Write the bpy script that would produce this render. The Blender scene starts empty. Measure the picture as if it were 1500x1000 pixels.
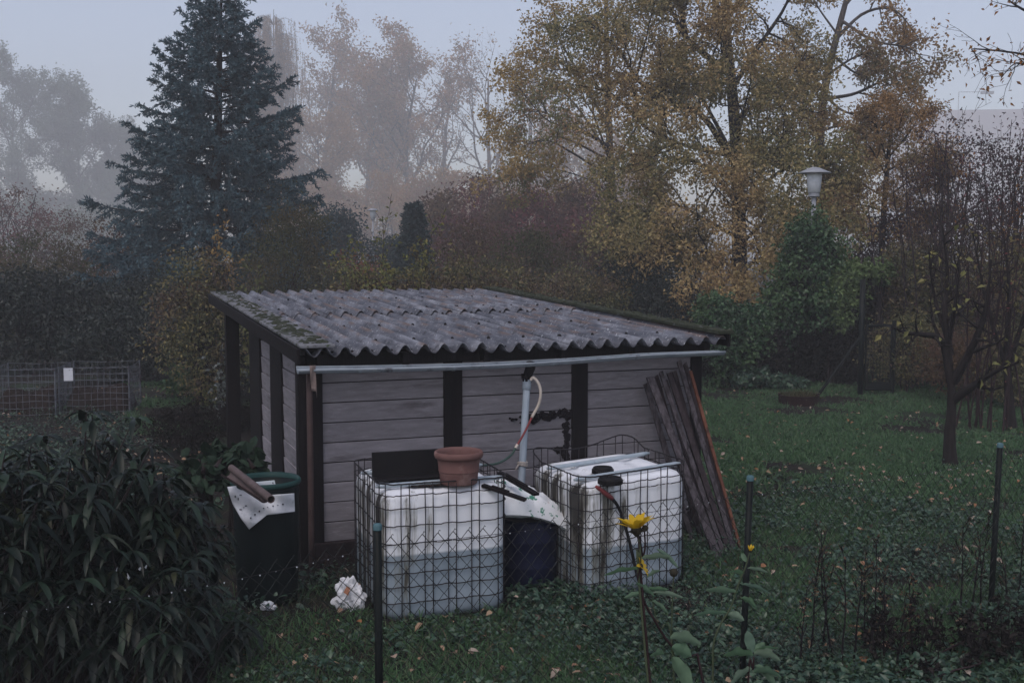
import bpy, math, numpy as np
from mathutils import Vector, Matrix
RNG = np.random.default_rng(11)
C = bpy.context.scene.collection
sc = bpy.context.scene
PI = math.pi
# ------------------------------------------------------------------ camera model (pixels of the 1500x1000 photograph -> rays)
F, TH, H = 1656.0, 0.0781, 2.76
YAW = 0.367
CA, SA = math.cos(YAW), math.sin(YAW)
def ray(px, py):
    dx, dy = (px - 750) / F, (500 - py) / F
    return np.array([dx, math.cos(TH) + dy * math.sin(TH), -math.sin(TH) + dy * math.cos(TH)])
EYE = np.array([0, 0, H])
def onZ(px, py, z=0.0):
    d = ray(px, py); return EYE + d * ((z - H) / d[2])
def atY(px, py, Y):
    d = ray(px, py); return EYE + d * (Y / d[1])
def uv(u, v, z=0.0): return np.array([u * CA - v * SA, u * SA + v * CA, z])
def to_uv(p): return np.array([p[0] * CA + p[1] * SA, -p[0] * SA + p[1] * CA, p[2]])
def onV(px, py, v):
    d = ray(px, py); n = np.array([-SA, CA, 0]); return EYE + d * (v / d.dot(n))
def onU(px, py, u):
    d = ray(px, py); n = np.array([CA, SA, 0]); return EYE + d * (u / d.dot(n))
def nrm(v):
    v = np.asarray(v, float); return v / max(1e-9, np.linalg.norm(v))
# ------------------------------------------------------------------ mesh builder
class MB:
    def __init__(s): s.V = []; s.F = []; s.M = []; s.n = 0
    def add(s, v, f, m=0):
        v = np.asarray(v, float).reshape(-1, 3); f = np.asarray(f, np.int64)
        s.V.append(v); s.F.append(f + s.n); s.M.append(m); s.n += len(v)
    def box(s, c, size, R=None, m=0):
        x, y, z = np.asarray(size) / 2
        v = np.array([(-x,-y,-z),(x,-y,-z),(x,y,-z),(-x,y,-z),(-x,-y,z),(x,-y,z),(x,y,z),(-x,y,z)])
        if R is not None: v = v @ np.asarray(R).T
        s.add(v + np.asarray(c), [(0,3,2,1),(4,5,6,7),(0,1,5,4),(1,2,6,5),(2,3,7,6),(3,0,4,7)], m)
    def beam(s, p, q, w, h, up=(0,0,1), m=0):
        p = np.asarray(p, float); q = np.asarray(q, float); t = nrm(q - p)
        a = nrm(np.cross(t, up)); b = np.cross(a, t)
        R = np.stack([a, t, b], 1); s.box((p + q) / 2, (w, np.linalg.norm(q - p), h), R, m)
    def tube(s, pts, r, k=6, m=0, cap=True, closed=False):
        pts = np.asarray(pts, float); n = len(pts); r = np.broadcast_to(np.asarray(r, float), (n,))
        if closed: t = np.roll(pts, -1, 0) - np.roll(pts, 1, 0)
        else: t = np.gradient(pts, axis=0)
        t /= np.maximum(np.linalg.norm(t, axis=1, keepdims=True), 1e-9)
        mt = np.abs(t.mean(0)); ref = np.eye(3)[int(np.argmin(mt))]
        a = np.cross(t, ref); a /= np.maximum(np.linalg.norm(a, axis=1, keepdims=True), 1e-9)
        b = np.cross(t, a); th = np.arange(k) * 2 * PI / k
        v = pts[:, None] + r[:, None, None] * (np.cos(th)[None, :, None] * a[:, None] + np.sin(th)[None, :, None] * b[:, None])
        nn = n if closed else n - 1
        i = np.arange(nn)[:, None]; j = np.arange(k)[None]
        f = np.stack([i*k + j, i*k + (j+1) % k, ((i+1) % n)*k + (j+1) % k, ((i+1) % n)*k + j], -1).reshape(-1, 4)
        s.add(v.reshape(-1, 3), f, m)
        if cap and not closed and k >= 3:
            base = s.n - n*k
            for ring in (0, n-1):
                c = pts[ring]; s.V.append(c[None]); ci = s.n; s.n += 1
                o = base + ring*k
                fa = np.array([(o + (q+1) % k, o + q, ci) if ring == 0 else (o + q, o + (q+1) % k, ci) for q in range(k)])
                s.F.append(fa); s.M.append(m)
    def lathe(s, prof, k=32, c=(0,0,0), m=0):
        prof = np.asarray(prof, float); n = len(prof); th = np.arange(k) * 2 * PI / k
        v = np.stack([prof[:,0][:,None]*np.cos(th), prof[:,0][:,None]*np.sin(th), np.repeat(prof[:,1][:,None], k, 1)], -1).reshape(-1,3) + np.asarray(c)
        i = np.arange(n-1)[:,None]; j = np.arange(k)[None]
        s.add(v, np.stack([i*k+j, i*k+(j+1)%k, (i+1)*k+(j+1)%k, (i+1)*k+j], -1).reshape(-1,4), m)
    def build(s, name, mats, parent=None, smooth=False, bevel=0.0, seg=2):
        V = np.concatenate(s.V) if s.V else np.zeros((0,3))
        me = bpy.data.meshes.new(name); me.vertices.add(len(V)); me.vertices.foreach_set('co', V.astype(np.float32).ravel())
        tot = np.concatenate([np.full(len(f), f.shape[1]) for f in s.F]); idx = np.concatenate([f.ravel() for f in s.F])
        mi = np.concatenate([np.full(len(f), m) for f, m in zip(s.F, s.M)])
        me.loops.add(len(idx)); me.loops.foreach_set('vertex_index', idx.astype(np.int32))
        me.polygons.add(len(tot)); st = np.concatenate([[0], np.cumsum(tot)[:-1]])
        me.polygons.foreach_set('loop_start', st.astype(np.int32))
        try: me.polygons.foreach_set('loop_total', tot.astype(np.int32))
        except Exception: pass
        me.polygons.foreach_set('material_index', mi.astype(np.int32))
        me.polygons.foreach_set('use_smooth', np.full(len(tot), bool(smooth)))
        me.update(calc_edges=True); me.validate()
        for m in (mats if isinstance(mats, (list, tuple)) else [mats]): me.materials.append(m)
        o = bpy.data.objects.new(name, me); C.objects.link(o)
        if parent is not None: o.parent = parent
        if bevel > 0:
            b = o.modifiers.new('edge', 'BEVEL'); b.width = bevel; b.segments = seg; b.limit_method = 'ANGLE'
        return o
def tag(o, label=None, cat=None, group=None, kind=None):
    if label: o['label'] = label
    if cat: o['category'] = cat
    if group: o['group'] = group
    if kind: o['kind'] = kind
    return o
class T:
    """a thing: an Empty at its base; L() turns world points into its local frame"""
    def __init__(s, name, label, cat, loc=(0,0,0), rz=0.0, group=None):
        s.o = bpy.data.objects.new(name, None); C.objects.link(s.o); s.o.empty_display_size = .1
        s.loc = np.asarray(loc, float); s.rz = rz; s.o.location = s.loc; s.o.rotation_euler = (0,0,rz); tag(s.o, label, cat, group)
    def L(s, p):
        p = np.asarray(p, float) - s.loc; c, q = math.cos(s.rz), math.sin(s.rz)
        return np.stack([p[...,0]*c + p[...,1]*q, -p[...,0]*q + p[...,1]*c, p[...,2]], -1)
# ------------------------------------------------------------------ materials
def _nt(name):
    m = bpy.data.materials.new(name); m.use_nodes = True; nt = m.node_tree
    return m, nt, nt.nodes['Principled BSDF']
def node(nt, t, **kw):
    n = nt.nodes.new(t)
    for k, v in kw.items():
        if k.startswith('_'): setattr(n, k[1:], v)
        else: n.inputs[k.replace('_', ' ')].default_value = v
    return n
def c4(c): return (c[0], c[1], c[2], 1.0)
def ramp(nt, stops, fac, interp='LINEAR'):
    r = nt.nodes.new('ShaderNodeValToRGB'); r.color_ramp.interpolation = interp
    e = r.color_ramp.elements
    while len(e) < len(stops): e.new(.5)
    for q, (p, c) in zip(e, stops): q.position = p; q.color = c4(c) if len(c) == 3 else c
    nt.links.new(fac, r.inputs[0]); return r
def mixc(nt, fac, a, b, mode='MIX'):
    n = nt.nodes.new('ShaderNodeMix'); n.data_type = 'RGBA'; n.blend_type = mode
    for s, v in ((0, fac), (6, a), (7, b)):
        if isinstance(v, (int, float)): n.inputs[s].default_value = v
        elif isinstance(v, tuple): n.inputs[s].default_value = c4(v)
        else: nt.links.new(v, n.inputs[s])
    return n.outputs[2]
def pmat(name, c1, c2=None, scale=6.0, rough=.7, bump=0.0, stretch=(1,1,1), metal=0.0, spots=None, detail=6.0, spec=.12, bscale=None):
    """colour c1..c2 by noise in object space; spots = list of (colour, scale, lo, hi)"""
    m, nt, b = _nt(name); L = nt.links
    tc = node(nt, 'ShaderNodeTexCoord'); mp = node(nt, 'ShaderNodeMapping'); mp.inputs['Scale'].default_value = stretch
    L.new(tc.outputs['Object'], mp.inputs[0])
    nz = node(nt, 'ShaderNodeTexNoise', Scale=scale, Detail=detail, Roughness=.62); L.new(mp.outputs[0], nz.inputs['Vector'])
    col = ramp(nt, [(.3, c1), (.7, c2 or c1)], nz.outputs['Fac']).outputs[0]
    for (sc_, s, lo, hi) in spots or []:
        n2 = node(nt, 'ShaderNodeTexNoise', Scale=s, Detail=5.0, Roughness=.65); L.new(mp.outputs[0], n2.inputs['Vector'])
        k = ramp(nt, [(lo, (0,0,0)), (hi, (1,1,1))], n2.outputs['Fac']).outputs[0]
        col = mixc(nt, k, col, sc_)
    L.new(col, b.inputs['Base Color']); b.inputs['Roughness'].default_value = rough; b.inputs['Metallic'].default_value = metal
    b.inputs['Specular IOR Level'].default_value = spec
    if bump:
        n3 = node(nt, 'ShaderNodeTexNoise', Scale=bscale or scale * 4, Detail=5.0); L.new(mp.outputs[0], n3.inputs['Vector'])
        bp = node(nt, 'ShaderNodeBump', Strength=bump, Distance=.01); L.new(n3.outputs['Fac'], bp.inputs['Height']); L.new(bp.outputs[0], b.inputs['Normal'])
    return m
def leafmat_(name, cols, rough=.6, trans=.25, spec=.12, clump=None, cscale=.5):
    """every leaf its own tint (random per island); clump = a second set of tints in whole branches"""
    m, nt, b = _nt(name); L = nt.links
    g = node(nt, 'ShaderNodeNewGeometry'); n = len(cols)
    col = ramp(nt, [(i / max(1, n-1), c) for i, c in enumerate(cols)], g.outputs['Random Per Island']).outputs[0]
    if clump:
        tc = node(nt, 'ShaderNodeTexCoord'); nz = node(nt, 'ShaderNodeTexNoise', Scale=cscale, Detail=2.0); L.new(tc.outputs['Object'], nz.inputs['Vector'])
        k = ramp(nt, [(.44, (0,0,0)), (.58, (1,1,1))], nz.outputs['Fac']).outputs[0]
        n2 = len(clump)
        c2 = ramp(nt, [(i / max(1, n2-1), c) for i, c in enumerate(clump)], g.outputs['Random Per Island']).outputs[0]
        col = mixc(nt, k, col, c2)
    L.new(col, b.inputs['Base Color']); b.inputs['Roughness'].default_value = rough; b.inputs['Specular IOR Level'].default_value = spec
    if trans > 0:
        t = node(nt, 'ShaderNodeBsdfTranslucent'); L.new(col, t.inputs[0]); mx = node(nt, 'ShaderNodeMixShader', Fac=trans)
        L.new(b.outputs[0], mx.inputs[1]); L.new(t.outputs[0], mx.inputs[2]); L.new(mx.outputs[0], nt.nodes['Material Output'].inputs[0])
    return m
def leafmat(n_, cols, *a, **k): return leafmat_(n_, cols, *a, **k)
M = {}
M['wood_dark'] = pmat('dark_wood', (.005,.004,.0055), (.012,.009,.010), 3, .75, .3, (8,8,.7))
M['board'] = pmat('painted_board', (.165,.138,.155), (.235,.205,.225), 2.2, .72, .25, (1,1,4), spots=[((.06,.045,.05), 1.6, .54, .78), ((.26,.22,.23), 9, .62, .74)], bscale=40)
M['plinth'] = pmat('plinth_stone', (.015,.011,.013), (.03,.022,.024), 8, .9, .4)
M['zinc'] = pmat('zinc', (.20,.235,.27), (.30,.34,.38), 5, .5, .05, metal=.15, spots=[((.08,.08,.09), 7, .56, .72)])
M['pvc'] = pmat('grey_pipe', (.28,.34,.40), (.36,.42,.48), 4, .5, spots=[((.16,.15,.15), 5, .6, .75)])
M['galv'] = pmat('galvanised_bar', (.30,.37,.42), (.42,.48,.52), 9, .45, metal=.3, spots=[((.10,.08,.07), 11, .6, .7)])
M['wire'] = pmat('rusty_black_wire', (.012,.012,.016), (.03,.026,.028), 14, .6)
M['fence_green'] = pmat('fence_green', (.004,.006,.006), (.008,.011,.011), 5, .5)
M['cap'] = pmat('cap_blue', (.05,.11,.13), (.08,.15,.17), 8, .5)
M['black'] = pmat('black_plastic', (.006,.0055,.007), (.011,.010,.011), 6, .5)
M['soil'] = pmat('leaf_litter', (.010,.007,.007), (.035,.024,.020), 22, .95, .6, spots=[((.13,.095,.07), 34, .66, .74)])
M['terra'] = pmat('terracotta', (.125,.066,.060), (.17,.092,.083), 6, .8, .15, spots=[((.30,.21,.19), 5, .55, .78), ((.10,.05,.045), 8, .6, .78)])
M['blue'] = pmat('blue_barrel', (.004,.006,.022), (.006,.009,.034), 5, .5)
M['green'] = pmat('green_barrel', (.003,.0065,.0075), (.005,.010,.011), 4, .5)
M['green_rim'] = pmat('green_rim', (.014,.042,.04), (.02,.058,.054), 6, .4)
M['white_paper'] = pmat('wet_paper', (.60,.62,.66), (.72,.74,.78), 7, .7, .2, spots=[((.42,.46,.50), 9, .6, .75)])
M['print'] = pmat('print_ink', (.03,.03,.04), (.05,.05,.07), 6, .7)
M['print_blue'] = pmat('printed_packaging', (.52,.60,.66), (.68,.74,.78), 8, .45, spots=[((.10,.13,.17), 16, .58, .62), ((.20,.42,.52), 12, .6, .66)])
M['bag'] = pmat('plastic_sack', (.62,.66,.68), (.74,.76,.78), 5, .35, .15, spots=[((.06,.22,.15), 7.5, .585, .61), ((.45,.09,.09), 11, .66, .68)])
M['lilac_wood'] = pmat('weathered_plank', (.020,.016,.019), (.12,.106,.120), 4, .75, .4, (9,9,.5), spots=[((.020,.016,.018), 2.2, .50, .62)])
M['brown_wood'] = pmat('wet_plank', (.014,.010,.012), (.045,.034,.038), 4, .7, .4, (9,9,.5), spots=[((.15,.13,.145), 2.6, .62, .70)])
M['rust'] = pmat('rusty_rod', (.085,.034,.024), (.16,.066,.042), 8, .7, .2, spots=[((.05,.025,.02), 9, .52, .64)])
M['clay'] = pmat('brown_tile', (.07,.05,.05), (.125,.095,.092), 9, .6, .3, (1,1,1))
M['hose_white'] = pmat('hose_cream', (.42,.37,.32), (.52,.47,.42), 9, .5)
M['hose_red'] = pmat('hose_red', (.16,.035,.04), (.22,.05,.05), 9, .45)
M['hose_green'] = pmat('hose_green', (.03,.06,.05), (.05,.085,.075), 9, .35)
M['lamp_glass'] = pmat('lamp_opal', (.68,.73,.78), (.76,.80,.84), 3, .35)
M['lamp_metal'] = pmat('lamp_metal', (.24,.26,.29), (.31,.33,.36), 4, .5, spots=[((.16,.15,.14), 8, .6, .72)])
M['bark'] = pmat('bark', (.009,.0075,.008), (.028,.023,.023), 6, .9, .7, (3,3,.8), spots=[((.035,.042,.03), 5, .62, .75)])
M['bark_grey'] = pmat('bark_grey', (.05,.045,.045), (.10,.088,.085), 5, .9, .5, (3,3,.8))
M['twig'] = pmat('twig', (.022,.017,.019), (.045,.034,.034), 8, .85)
M['stem_red'] = pmat('stem_red', (.018,.011,.013), (.038,.022,.024), 6, .7)
M['moss'] = pmat('mossy_board', (.13,.135,.15), (.20,.205,.225), 9, .9, .6, spots=[((.035,.04,.03), 4.2, .50, .60), ((.045,.06,.03), 26, .55, .63), ((.03,.03,.032), 40, .63, .7)])
M['moss2'] = pmat('moss_strip', (.022,.028,.017), (.05,.055,.04), 12, .95, .9, spots=[((.15,.155,.16), 9, .60, .7)])
M['tar'] = pmat('tar', (.008,.006,.008), (.014,.011,.013), 20, .9, .5)
def tint_islands(m, lo, hi):
    nt = m.node_tree; b = nt.nodes['Principled BSDF']; l = b.inputs['Base Color'].links[0]; src = l.from_socket
    g = node(nt, 'ShaderNodeNewGeometry'); mr = node(nt, 'ShaderNodeMapRange'); nt.links.new(g.outputs['Random Per Island'], mr.inputs[0]); mr.inputs[3].default_value = lo; mr.inputs[4].default_value = hi
    v = nt.nodes.new('ShaderNodeVectorMath'); v.operation = 'SCALE'; nt.links.new(src, v.inputs[0]); nt.links.new(mr.outputs[0], v.inputs['Scale']); nt.links.new(v.outputs[0], b.inputs['Base Color'])
M['board'] = pmat('painted_board', (.18,.170,.186), (.27,.256,.28), 3, .72, .5, (1.2,1.2,7), spots=[((.06,.05,.055), 1.3, .56, .80), ((.31,.295,.325), 6, .60, .74), ((.035,.03,.033), 9, .68, .76)], bscale=30)
tint_islands(M['board'], .82, 1.15); tint_islands(M['lilac_wood'], .7, 1.2)
def roofmat():
    m, nt, b = _nt('fibre_cement'); L = nt.links
    tc = node(nt, 'ShaderNodeTexCoord'); sx = node(nt, 'ShaderNodeSeparateXYZ'); L.new(tc.outputs['Object'], sx.inputs[0])
    mp = node(nt, 'ShaderNodeMapping'); mp.inputs['Scale'].default_value = (5, .8, 1); L.new(tc.outputs['Object'], mp.inputs[0])
    nz = node(nt, 'ShaderNodeTexNoise', Scale=1.6, Detail=8.0, Roughness=.7); L.new(mp.outputs[0], nz.inputs['Vector'])
    col = ramp(nt, [(.30,(.035,.039,.054)), (.5,(.115,.123,.148)), (.68,(.27,.285,.325))], nz.outputs['Fac']).outputs[0]
    # brown algae on the crests: the wave phase is stored per vertex
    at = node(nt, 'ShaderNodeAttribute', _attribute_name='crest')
    n2 = node(nt, 'ShaderNodeTexNoise', Scale=2.2, Detail=4.0); L.new(tc.outputs['Object'], n2.inputs['Vector'])
    mul = node(nt, 'ShaderNodeMath', _operation='MULTIPLY'); L.new(at.outputs['Fac'], mul.inputs[0])
    k2 = ramp(nt, [(.42,(0,0,0)), (.62,(1,1,1))], n2.outputs['Fac']).outputs[0]; L.new(k2, mul.inputs[1])
    k3 = ramp(nt, [(.25,(0,0,0)), (.85,(.85,.85,.85))], mul.outputs[0]).outputs[0]
    col = mixc(nt, k3, col, (.135,.098,.085))
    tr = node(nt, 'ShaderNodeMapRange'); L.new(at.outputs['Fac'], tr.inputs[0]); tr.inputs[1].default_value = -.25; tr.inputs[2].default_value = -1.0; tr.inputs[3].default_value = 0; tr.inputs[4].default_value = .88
    col = mixc(nt, tr.outputs[0], col, (.045,.045,.055))  # shading of the wave troughs put into the colour
    n4 = node(nt, 'ShaderNodeTexNoise', Scale=5.0, Detail=6.0, Roughness=.7); L.new(tc.outputs['Object'], n4.inputs['Vector'])
    col = mixc(nt, ramp(nt, [(.56,(0,0,0)), (.68,(.8,.8,.8))], n4.outputs['Fac']).outputs[0], col, (.026,.026,.032))
    vo = node(nt, 'ShaderNodeTexNoise', Scale=28.0, Detail=4.0, Roughness=.75); L.new(tc.outputs['Object'], vo.inputs['Vector'])
    col = mixc(nt, ramp(nt, [(.61,(0,0,0)), (.66,(1,1,1))], vo.outputs['Fac']).outputs[0], col, (.48,.50,.53))
    L.new(col, b.inputs['Base Color']); b.inputs['Roughness'].default_value = .7; b.inputs['Specular IOR Level'].default_value = .15
    bp = node(nt, 'ShaderNodeBump', Strength=.35, Distance=.006); L.new(vo.outputs['Fac'], bp.inputs['Height']); L.new(bp.outputs[0], b.inputs['Normal'])
    return m
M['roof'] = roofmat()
def tankmat(name, level, dirty):
    """milky tank: what stands in it shows as a grey-blue tint up to the water level; algae streaks run down from the top"""
    m, nt, b = _nt(name); L = nt.links
    tc = node(nt, 'ShaderNodeTexCoord'); sx = node(nt, 'ShaderNodeSeparateXYZ'); L.new(tc.outputs['Object'], sx.inputs[0])
    nz = node(nt, 'ShaderNodeTexNoise', Scale=3.0, Detail=5.0); L.new(tc.outputs['Object'], nz.inputs['Vector'])
    col = ramp(nt, [(.3,(.68,.715,.76)), (.7,(.79,.815,.85))], nz.outputs['Fac']).outputs[0]
    wv = node(nt, 'ShaderNodeMapRange'); L.new(sx.outputs['Z'], wv.inputs[0]); wv.inputs[1].default_value = level + .014; wv.inputs[2].default_value = level - .006
    wat = ramp(nt, [(.3,(.20,.255,.30)), (.75,(.30,.36,.415))], nz.outputs['Fac']).outputs[0]
    col = mixc(nt, wv.outputs[0], col, wat)
    mp = node(nt, 'ShaderNodeMapping'); mp.inputs['Scale'].default_value = (9, 9, .9); L.new(tc.outputs['Object'], mp.inputs[0])
    st = node(nt, 'ShaderNodeTexNoise', Scale=1.0, Detail=6.0, Roughness=.7); L.new(mp.outputs[0], st.inputs['Vector'])
    # fresh growth: most on the shoulder, none near the bottom; more on the side next to the downpipe (-x)
    hz = node(nt, 'ShaderNodeMapRange'); L.new(sx.outputs['Z'], hz.inputs[0]); hz.inputs[1].default_value = .25; hz.inputs[2].default_value = .95; hz.inputs[3].default_value = 0; hz.inputs[4].default_value = .10
    hx = node(nt, 'ShaderNodeMapRange'); L.new(sx.outputs['X'], hx.inputs[0]); hx.inputs[1].default_value = .45; hx.inputs[2].default_value = 0.0; hx.inputs[3].default_value = 0; hx.inputs[4].default_value = .16
    a1 = node(nt, 'ShaderNodeMath', _operation='ADD'); L.new(st.outputs['Fac'], a1.inputs[0]); L.new(hz.outputs[0], a1.inputs[1])
    a2 = node(nt, 'ShaderNodeMath', _operation='ADD'); L.new(a1.outputs[0], a2.inputs[0]); L.new(hx.outputs[0], a2.inputs[1])
    geo = node(nt, 'ShaderNodeNewGeometry'); sg = node(nt, 'ShaderNodeSeparateXYZ'); L.new(geo.outputs['Normal'], sg.inputs[0]); tz = node(nt, 'ShaderNodeMath', _operation='MULTIPLY_ADD'); L.new(sg.outputs['Z'], tz.inputs[0]); tz.inputs[1].default_value = -.13; L.new(a2.outputs[0], tz.inputs[2]); a2 = tz
    k = ramp(nt, [(.64 - dirty, (0,0,0)), (.76 - dirty, (.85,.85,.85))], a2.outputs[0]).outputs[0]
    col = mixc(nt, k, col, (.15,.145,.105))
    k2 = ramp(nt, [(.71 - dirty, (0,0,0)), (.82 - dirty, (1,1,1))], a2.outputs[0]).outputs[0]
    col = mixc(nt, k2, col, (.035,.032,.028))
    L.new(col, b.inputs['Base Color']); b.inputs['Roughness'].default_value = .45; b.inputs['Specular IOR Level'].default_value = .3
    return m
# ------------------------------------------------------------------ THE SHED
UL, UR, VF, VB, ZF, ZB = 1.77, 5.87, 9.49, 16.22, 1.92, 2.16
U0, V0 = 1.87, 9.74
KZ = (ZB - ZF) / (VB - VF)
shed = T('garden_shed', 'low grey boarded garden shed with a corrugated fibre cement roof and open rear porch', 'shed', uv(U0, V0), YAW)
S = lambda u, v, z: np.array([u - U0, v - V0, z])
def roofz(v): return ZF + (v - VF) * KZ
wave, amp = .177, .042
def sheet(u0, u1, v0, v1, lift):
    nu = int((u1 - u0) / wave * 12) + 1; nv = 14
    us = np.linspace(u0, u1, nu); vs = np.linspace(v0, v1, nv)
    rg = RNG.normal(0, .004, 3)
    U, V = np.meshgrid(us, vs); ph = np.cos(2 * PI * (U - UL) / wave)
    Z = roofz(V) + lift + amp * ph + rg[0] + (V - v0) * rg[1] * .3 + RNG.normal(0, .0012, V.shape)
    Vv = V + (np.abs(V - v0) < .01) * RNG.normal(0, .004, V.shape)
    top = np.stack([U - U0, Vv - V0, Z], -1).reshape(-1, 3); bot = top - [0, 0, .009]
    i = np.arange(nv - 1)[:, None] * nu; j = np.arange(nu - 1)[None]
    q = np.stack([i + j, i + j + 1, i + nu + j + 1, i + nu + j], -1).reshape(-1, 4); n = nu * nv
    mb = MB(); rim = []
    for a in range(nu - 1):
        rim.append((a, a + n, a + 1 + n, a + 1)); b0 = (nv - 1) * nu + a; rim.append((b0, b0 + 1, b0 + 1 + n, b0 + n))
    for a in range(nv - 1):
        b0 = a * nu; rim.append((b0, b0 + nu, b0 + nu + n, b0 + n)); b0 = a * nu + nu - 1; rim.append((b0, b0 + n, b0 + nu + n, b0 + nu))
    mb.add(np.concatenate([top, bot]), np.concatenate([q, q[:, ::-1] + n, np.array(rim)]))
    cr = np.concatenate([ph.ravel(), ph.ravel()])
    # fixing screws with caps on the crests
    extra = 0
    for vs_ in (v0 + .35, (v0 + v1) / 2, v1 - .45):
        k0 = int(np.ceil((u0 - UL) / wave)); k1 = int((u1 - UL) / wave)
        for k in range(k0, k1 + 1):
            if (k % 2 == 0): 
                before = mb.n; c = S(UL + k * wave + .01, vs_ + RNG.normal(0, .02), roofz(vs_) + lift + amp)
                mb.lathe([(.017, -.006), (.015, .006), (.008, .016), (.001, .018)], 8, c, 1); extra += mb.n - before
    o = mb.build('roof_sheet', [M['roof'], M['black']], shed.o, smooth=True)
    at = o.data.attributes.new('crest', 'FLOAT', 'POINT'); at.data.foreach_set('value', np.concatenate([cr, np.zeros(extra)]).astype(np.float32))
edges = np.linspace(UL + .10, UR - .02, 6)
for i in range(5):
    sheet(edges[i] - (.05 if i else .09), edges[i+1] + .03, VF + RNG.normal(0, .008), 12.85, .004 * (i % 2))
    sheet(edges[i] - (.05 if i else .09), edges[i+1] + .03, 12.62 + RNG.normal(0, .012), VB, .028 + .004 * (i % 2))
# verge boards
mb = MB()
mb.beam(S(UL + .115, VF - .02, roofz(VF) + .052), S(UL + .115, VB + .05, roofz(VB) + .052), .30, .026)
mb.build('verge_board', M['moss'], shed.o, bevel=.006)
mb = MB(); mb.beam(S(UL - .05, VF - .02, roofz(VF) - .03), S(UL - .05, VB + .05, roofz(VB) - .03), .028, .125)
mb.build('barge_board', M['wood_dark'], shed.o, bevel=.004)
mb = MB()
mb.beam(S(UR - .01, VF - .03, roofz(VF) + .072), S(UR - .01, VB + .05, roofz(VB) + .072), .17, .030)
for k in range(170):  # moss cushions along the verge
    v = RNG.uniform(VF, VB); r = RNG.uniform(.015, .05)
    c = S(UR - .01 + RNG.uniform(-.08, .08), v, roofz(v) + .086)
    mb.lathe([(r, -.004), (r * .9, r * .2), (r * .5, r * .4), (.001, r * .46)], 7, c)
mb.build('verge_board', M['moss2'], shed.o)
mb = MB(); mb.beam(S(UR + .05, VF, roofz(VF) - .01), S(UR + .05, VB + .05, roofz(VB) - .01), .026, .12)
mb.build('barge_board', M['wood_dark'], shed.o, bevel=.004)
# moss cushions on the left verge
mb = MB()
for k in range(420):
    v = RNG.uniform(VF + .1, VB); r = RNG.uniform(.008, .03) * (1.4 if v < 12.5 else 1)
    off = RNG.normal(.02, .08)
    if abs(off) > .13: continue
    mb.lathe([(r, -.003), (r * .85, r * .22), (r * .4, r * .42), (.001, r * .45)], 6, S(UL + .115 + off, v, roofz(v) + .0645))
tag(mb.build('moss', M['moss2'], shed.o), kind='stuff')
# posts (front and side), rear porch posts
def post(u, v, w, d, z1=None, z0=-.05, name='wall_post'):
    mb = MB(); z1 = roofz(v) - .06 if z1 is None else z1
    mb.box(S(u, v, (z0 + z1) / 2), (w, d, z1 - z0)); mb.build(name, M['wood_dark'], shed.o, bevel=.005)
uF = lambda px, py=650: to_uv(onV(px, py, V0))[0]
UW1 = uF(1027, 560)                                     # right end of the front wall
post((uF(437) + uF(473)) / 2, V0 + .05, uF(473) - uF(437), .13)
post((uF(650) + uF(677)) / 2, V0 + .04, uF(677) - uF(650), .11)
post((uF(837) + uF(860)) / 2, V0 + .04, uF(860) - uF(837), .11)
post(UW1 - .06, V0 + .05, .12, .13)
vS = lambda px, py=580: to_uv(onU(px, py, U0))[1]
va, vb, vc, vd = vS(398), vS(414), vS(368), vS(383)
post(U0 + .04, (va + vb) / 2, .11, abs(va - vb))
post(U0 + .04, (vc + vd) / 2, .11, abs(vc - vd))
VW1 = max(vc, vd)                                       # back of the closed room
post(U0 + .03, 15.3, .17, .17); post(UW1 - .06, 15.3, .15, .15)
post(UW1 - .06, VW1 - .08, .12, .12)
# boards: each wall one part of overlapping boards with open joints
def boards(a, b, axis, name, z1f, fixed, sgn):
    mb = MB(); z = .22; bh = .1765; k = 0
    while z < 2.0:
        top = min(z + bh - .009, z1f)
        if top - z < .03: break
        if axis == 'u':
            mb.box(S((a + b) / 2 + RNG.normal(0,.004), fixed + .012 + RNG.normal(0,.0015), (z + top) / 2), (abs(b - a), .022, top - z), Matrix.Rotation(.05, 3, 'X'))
        else:
            mb.box(S(fixed + sgn * .012, (a + b) / 2, (z + top) / 2), (.022, abs(b - a), top - z), Matrix.Rotation(-.05 * sgn, 3, 'Y'))
        z += bh; k += 1
    # dark board behind the joints
    if axis == 'u': mb.box(S((a + b) / 2, fixed + .055, (.05 + z1f) / 2), (abs(b - a), .04, z1f - .05), m=1)
    else: mb.box(S(fixed + sgn * .055, (a + b) / 2, (.05 + z1f) / 2), (.04, abs(b - a), z1f - .05), m=1)
    mb.build(name, [M['board'], M['wood_dark']], shed.o, bevel=.004)
boards(U0 + .03, UW1 - .03, 'u', 'front_wall', 1.86, V0 + .005, 1)
boards(V0 + .12, VW1, 'v', 'side_wall', 1.90, U0 + .005, 1)
boards(V0 + .12, VW1, 'v', 'side_wall', 1.90, UW1 - .005, -1)
boards(U0 + .12, UW1 - .12, 'u', 'rear_wall', 1.94, VW1 - .10, 1)
mb = MB()
mb.box(S((U0 + UW1) / 2, V0 + .02, .10), (UW1 - U0 + .02, .12, .24)); mb.box(S(U0 + .05, (V0 + VW1) / 2 + .05, .10), (.09, VW1 - V0 - .02, .24))
mb.build('plinth', M['plinth'], shed.o, bevel=.01)
mb = MB(); mb.box(S((U0 + UW1) / 2, V0 - .035, 1.845), (UW1 - U0 + .10, .06, .13)); mb.build('eaves_beam', M['wood_dark'], shed.o, bevel=.004)
mb = MB(); mb.box(S((U0 + UW1) / 2, 15.3, 2.01), (UW1 - U0 + .10, .08, .14)); mb.build('rear_beam', M['wood_dark'], shed.o, bevel=.004)
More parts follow.
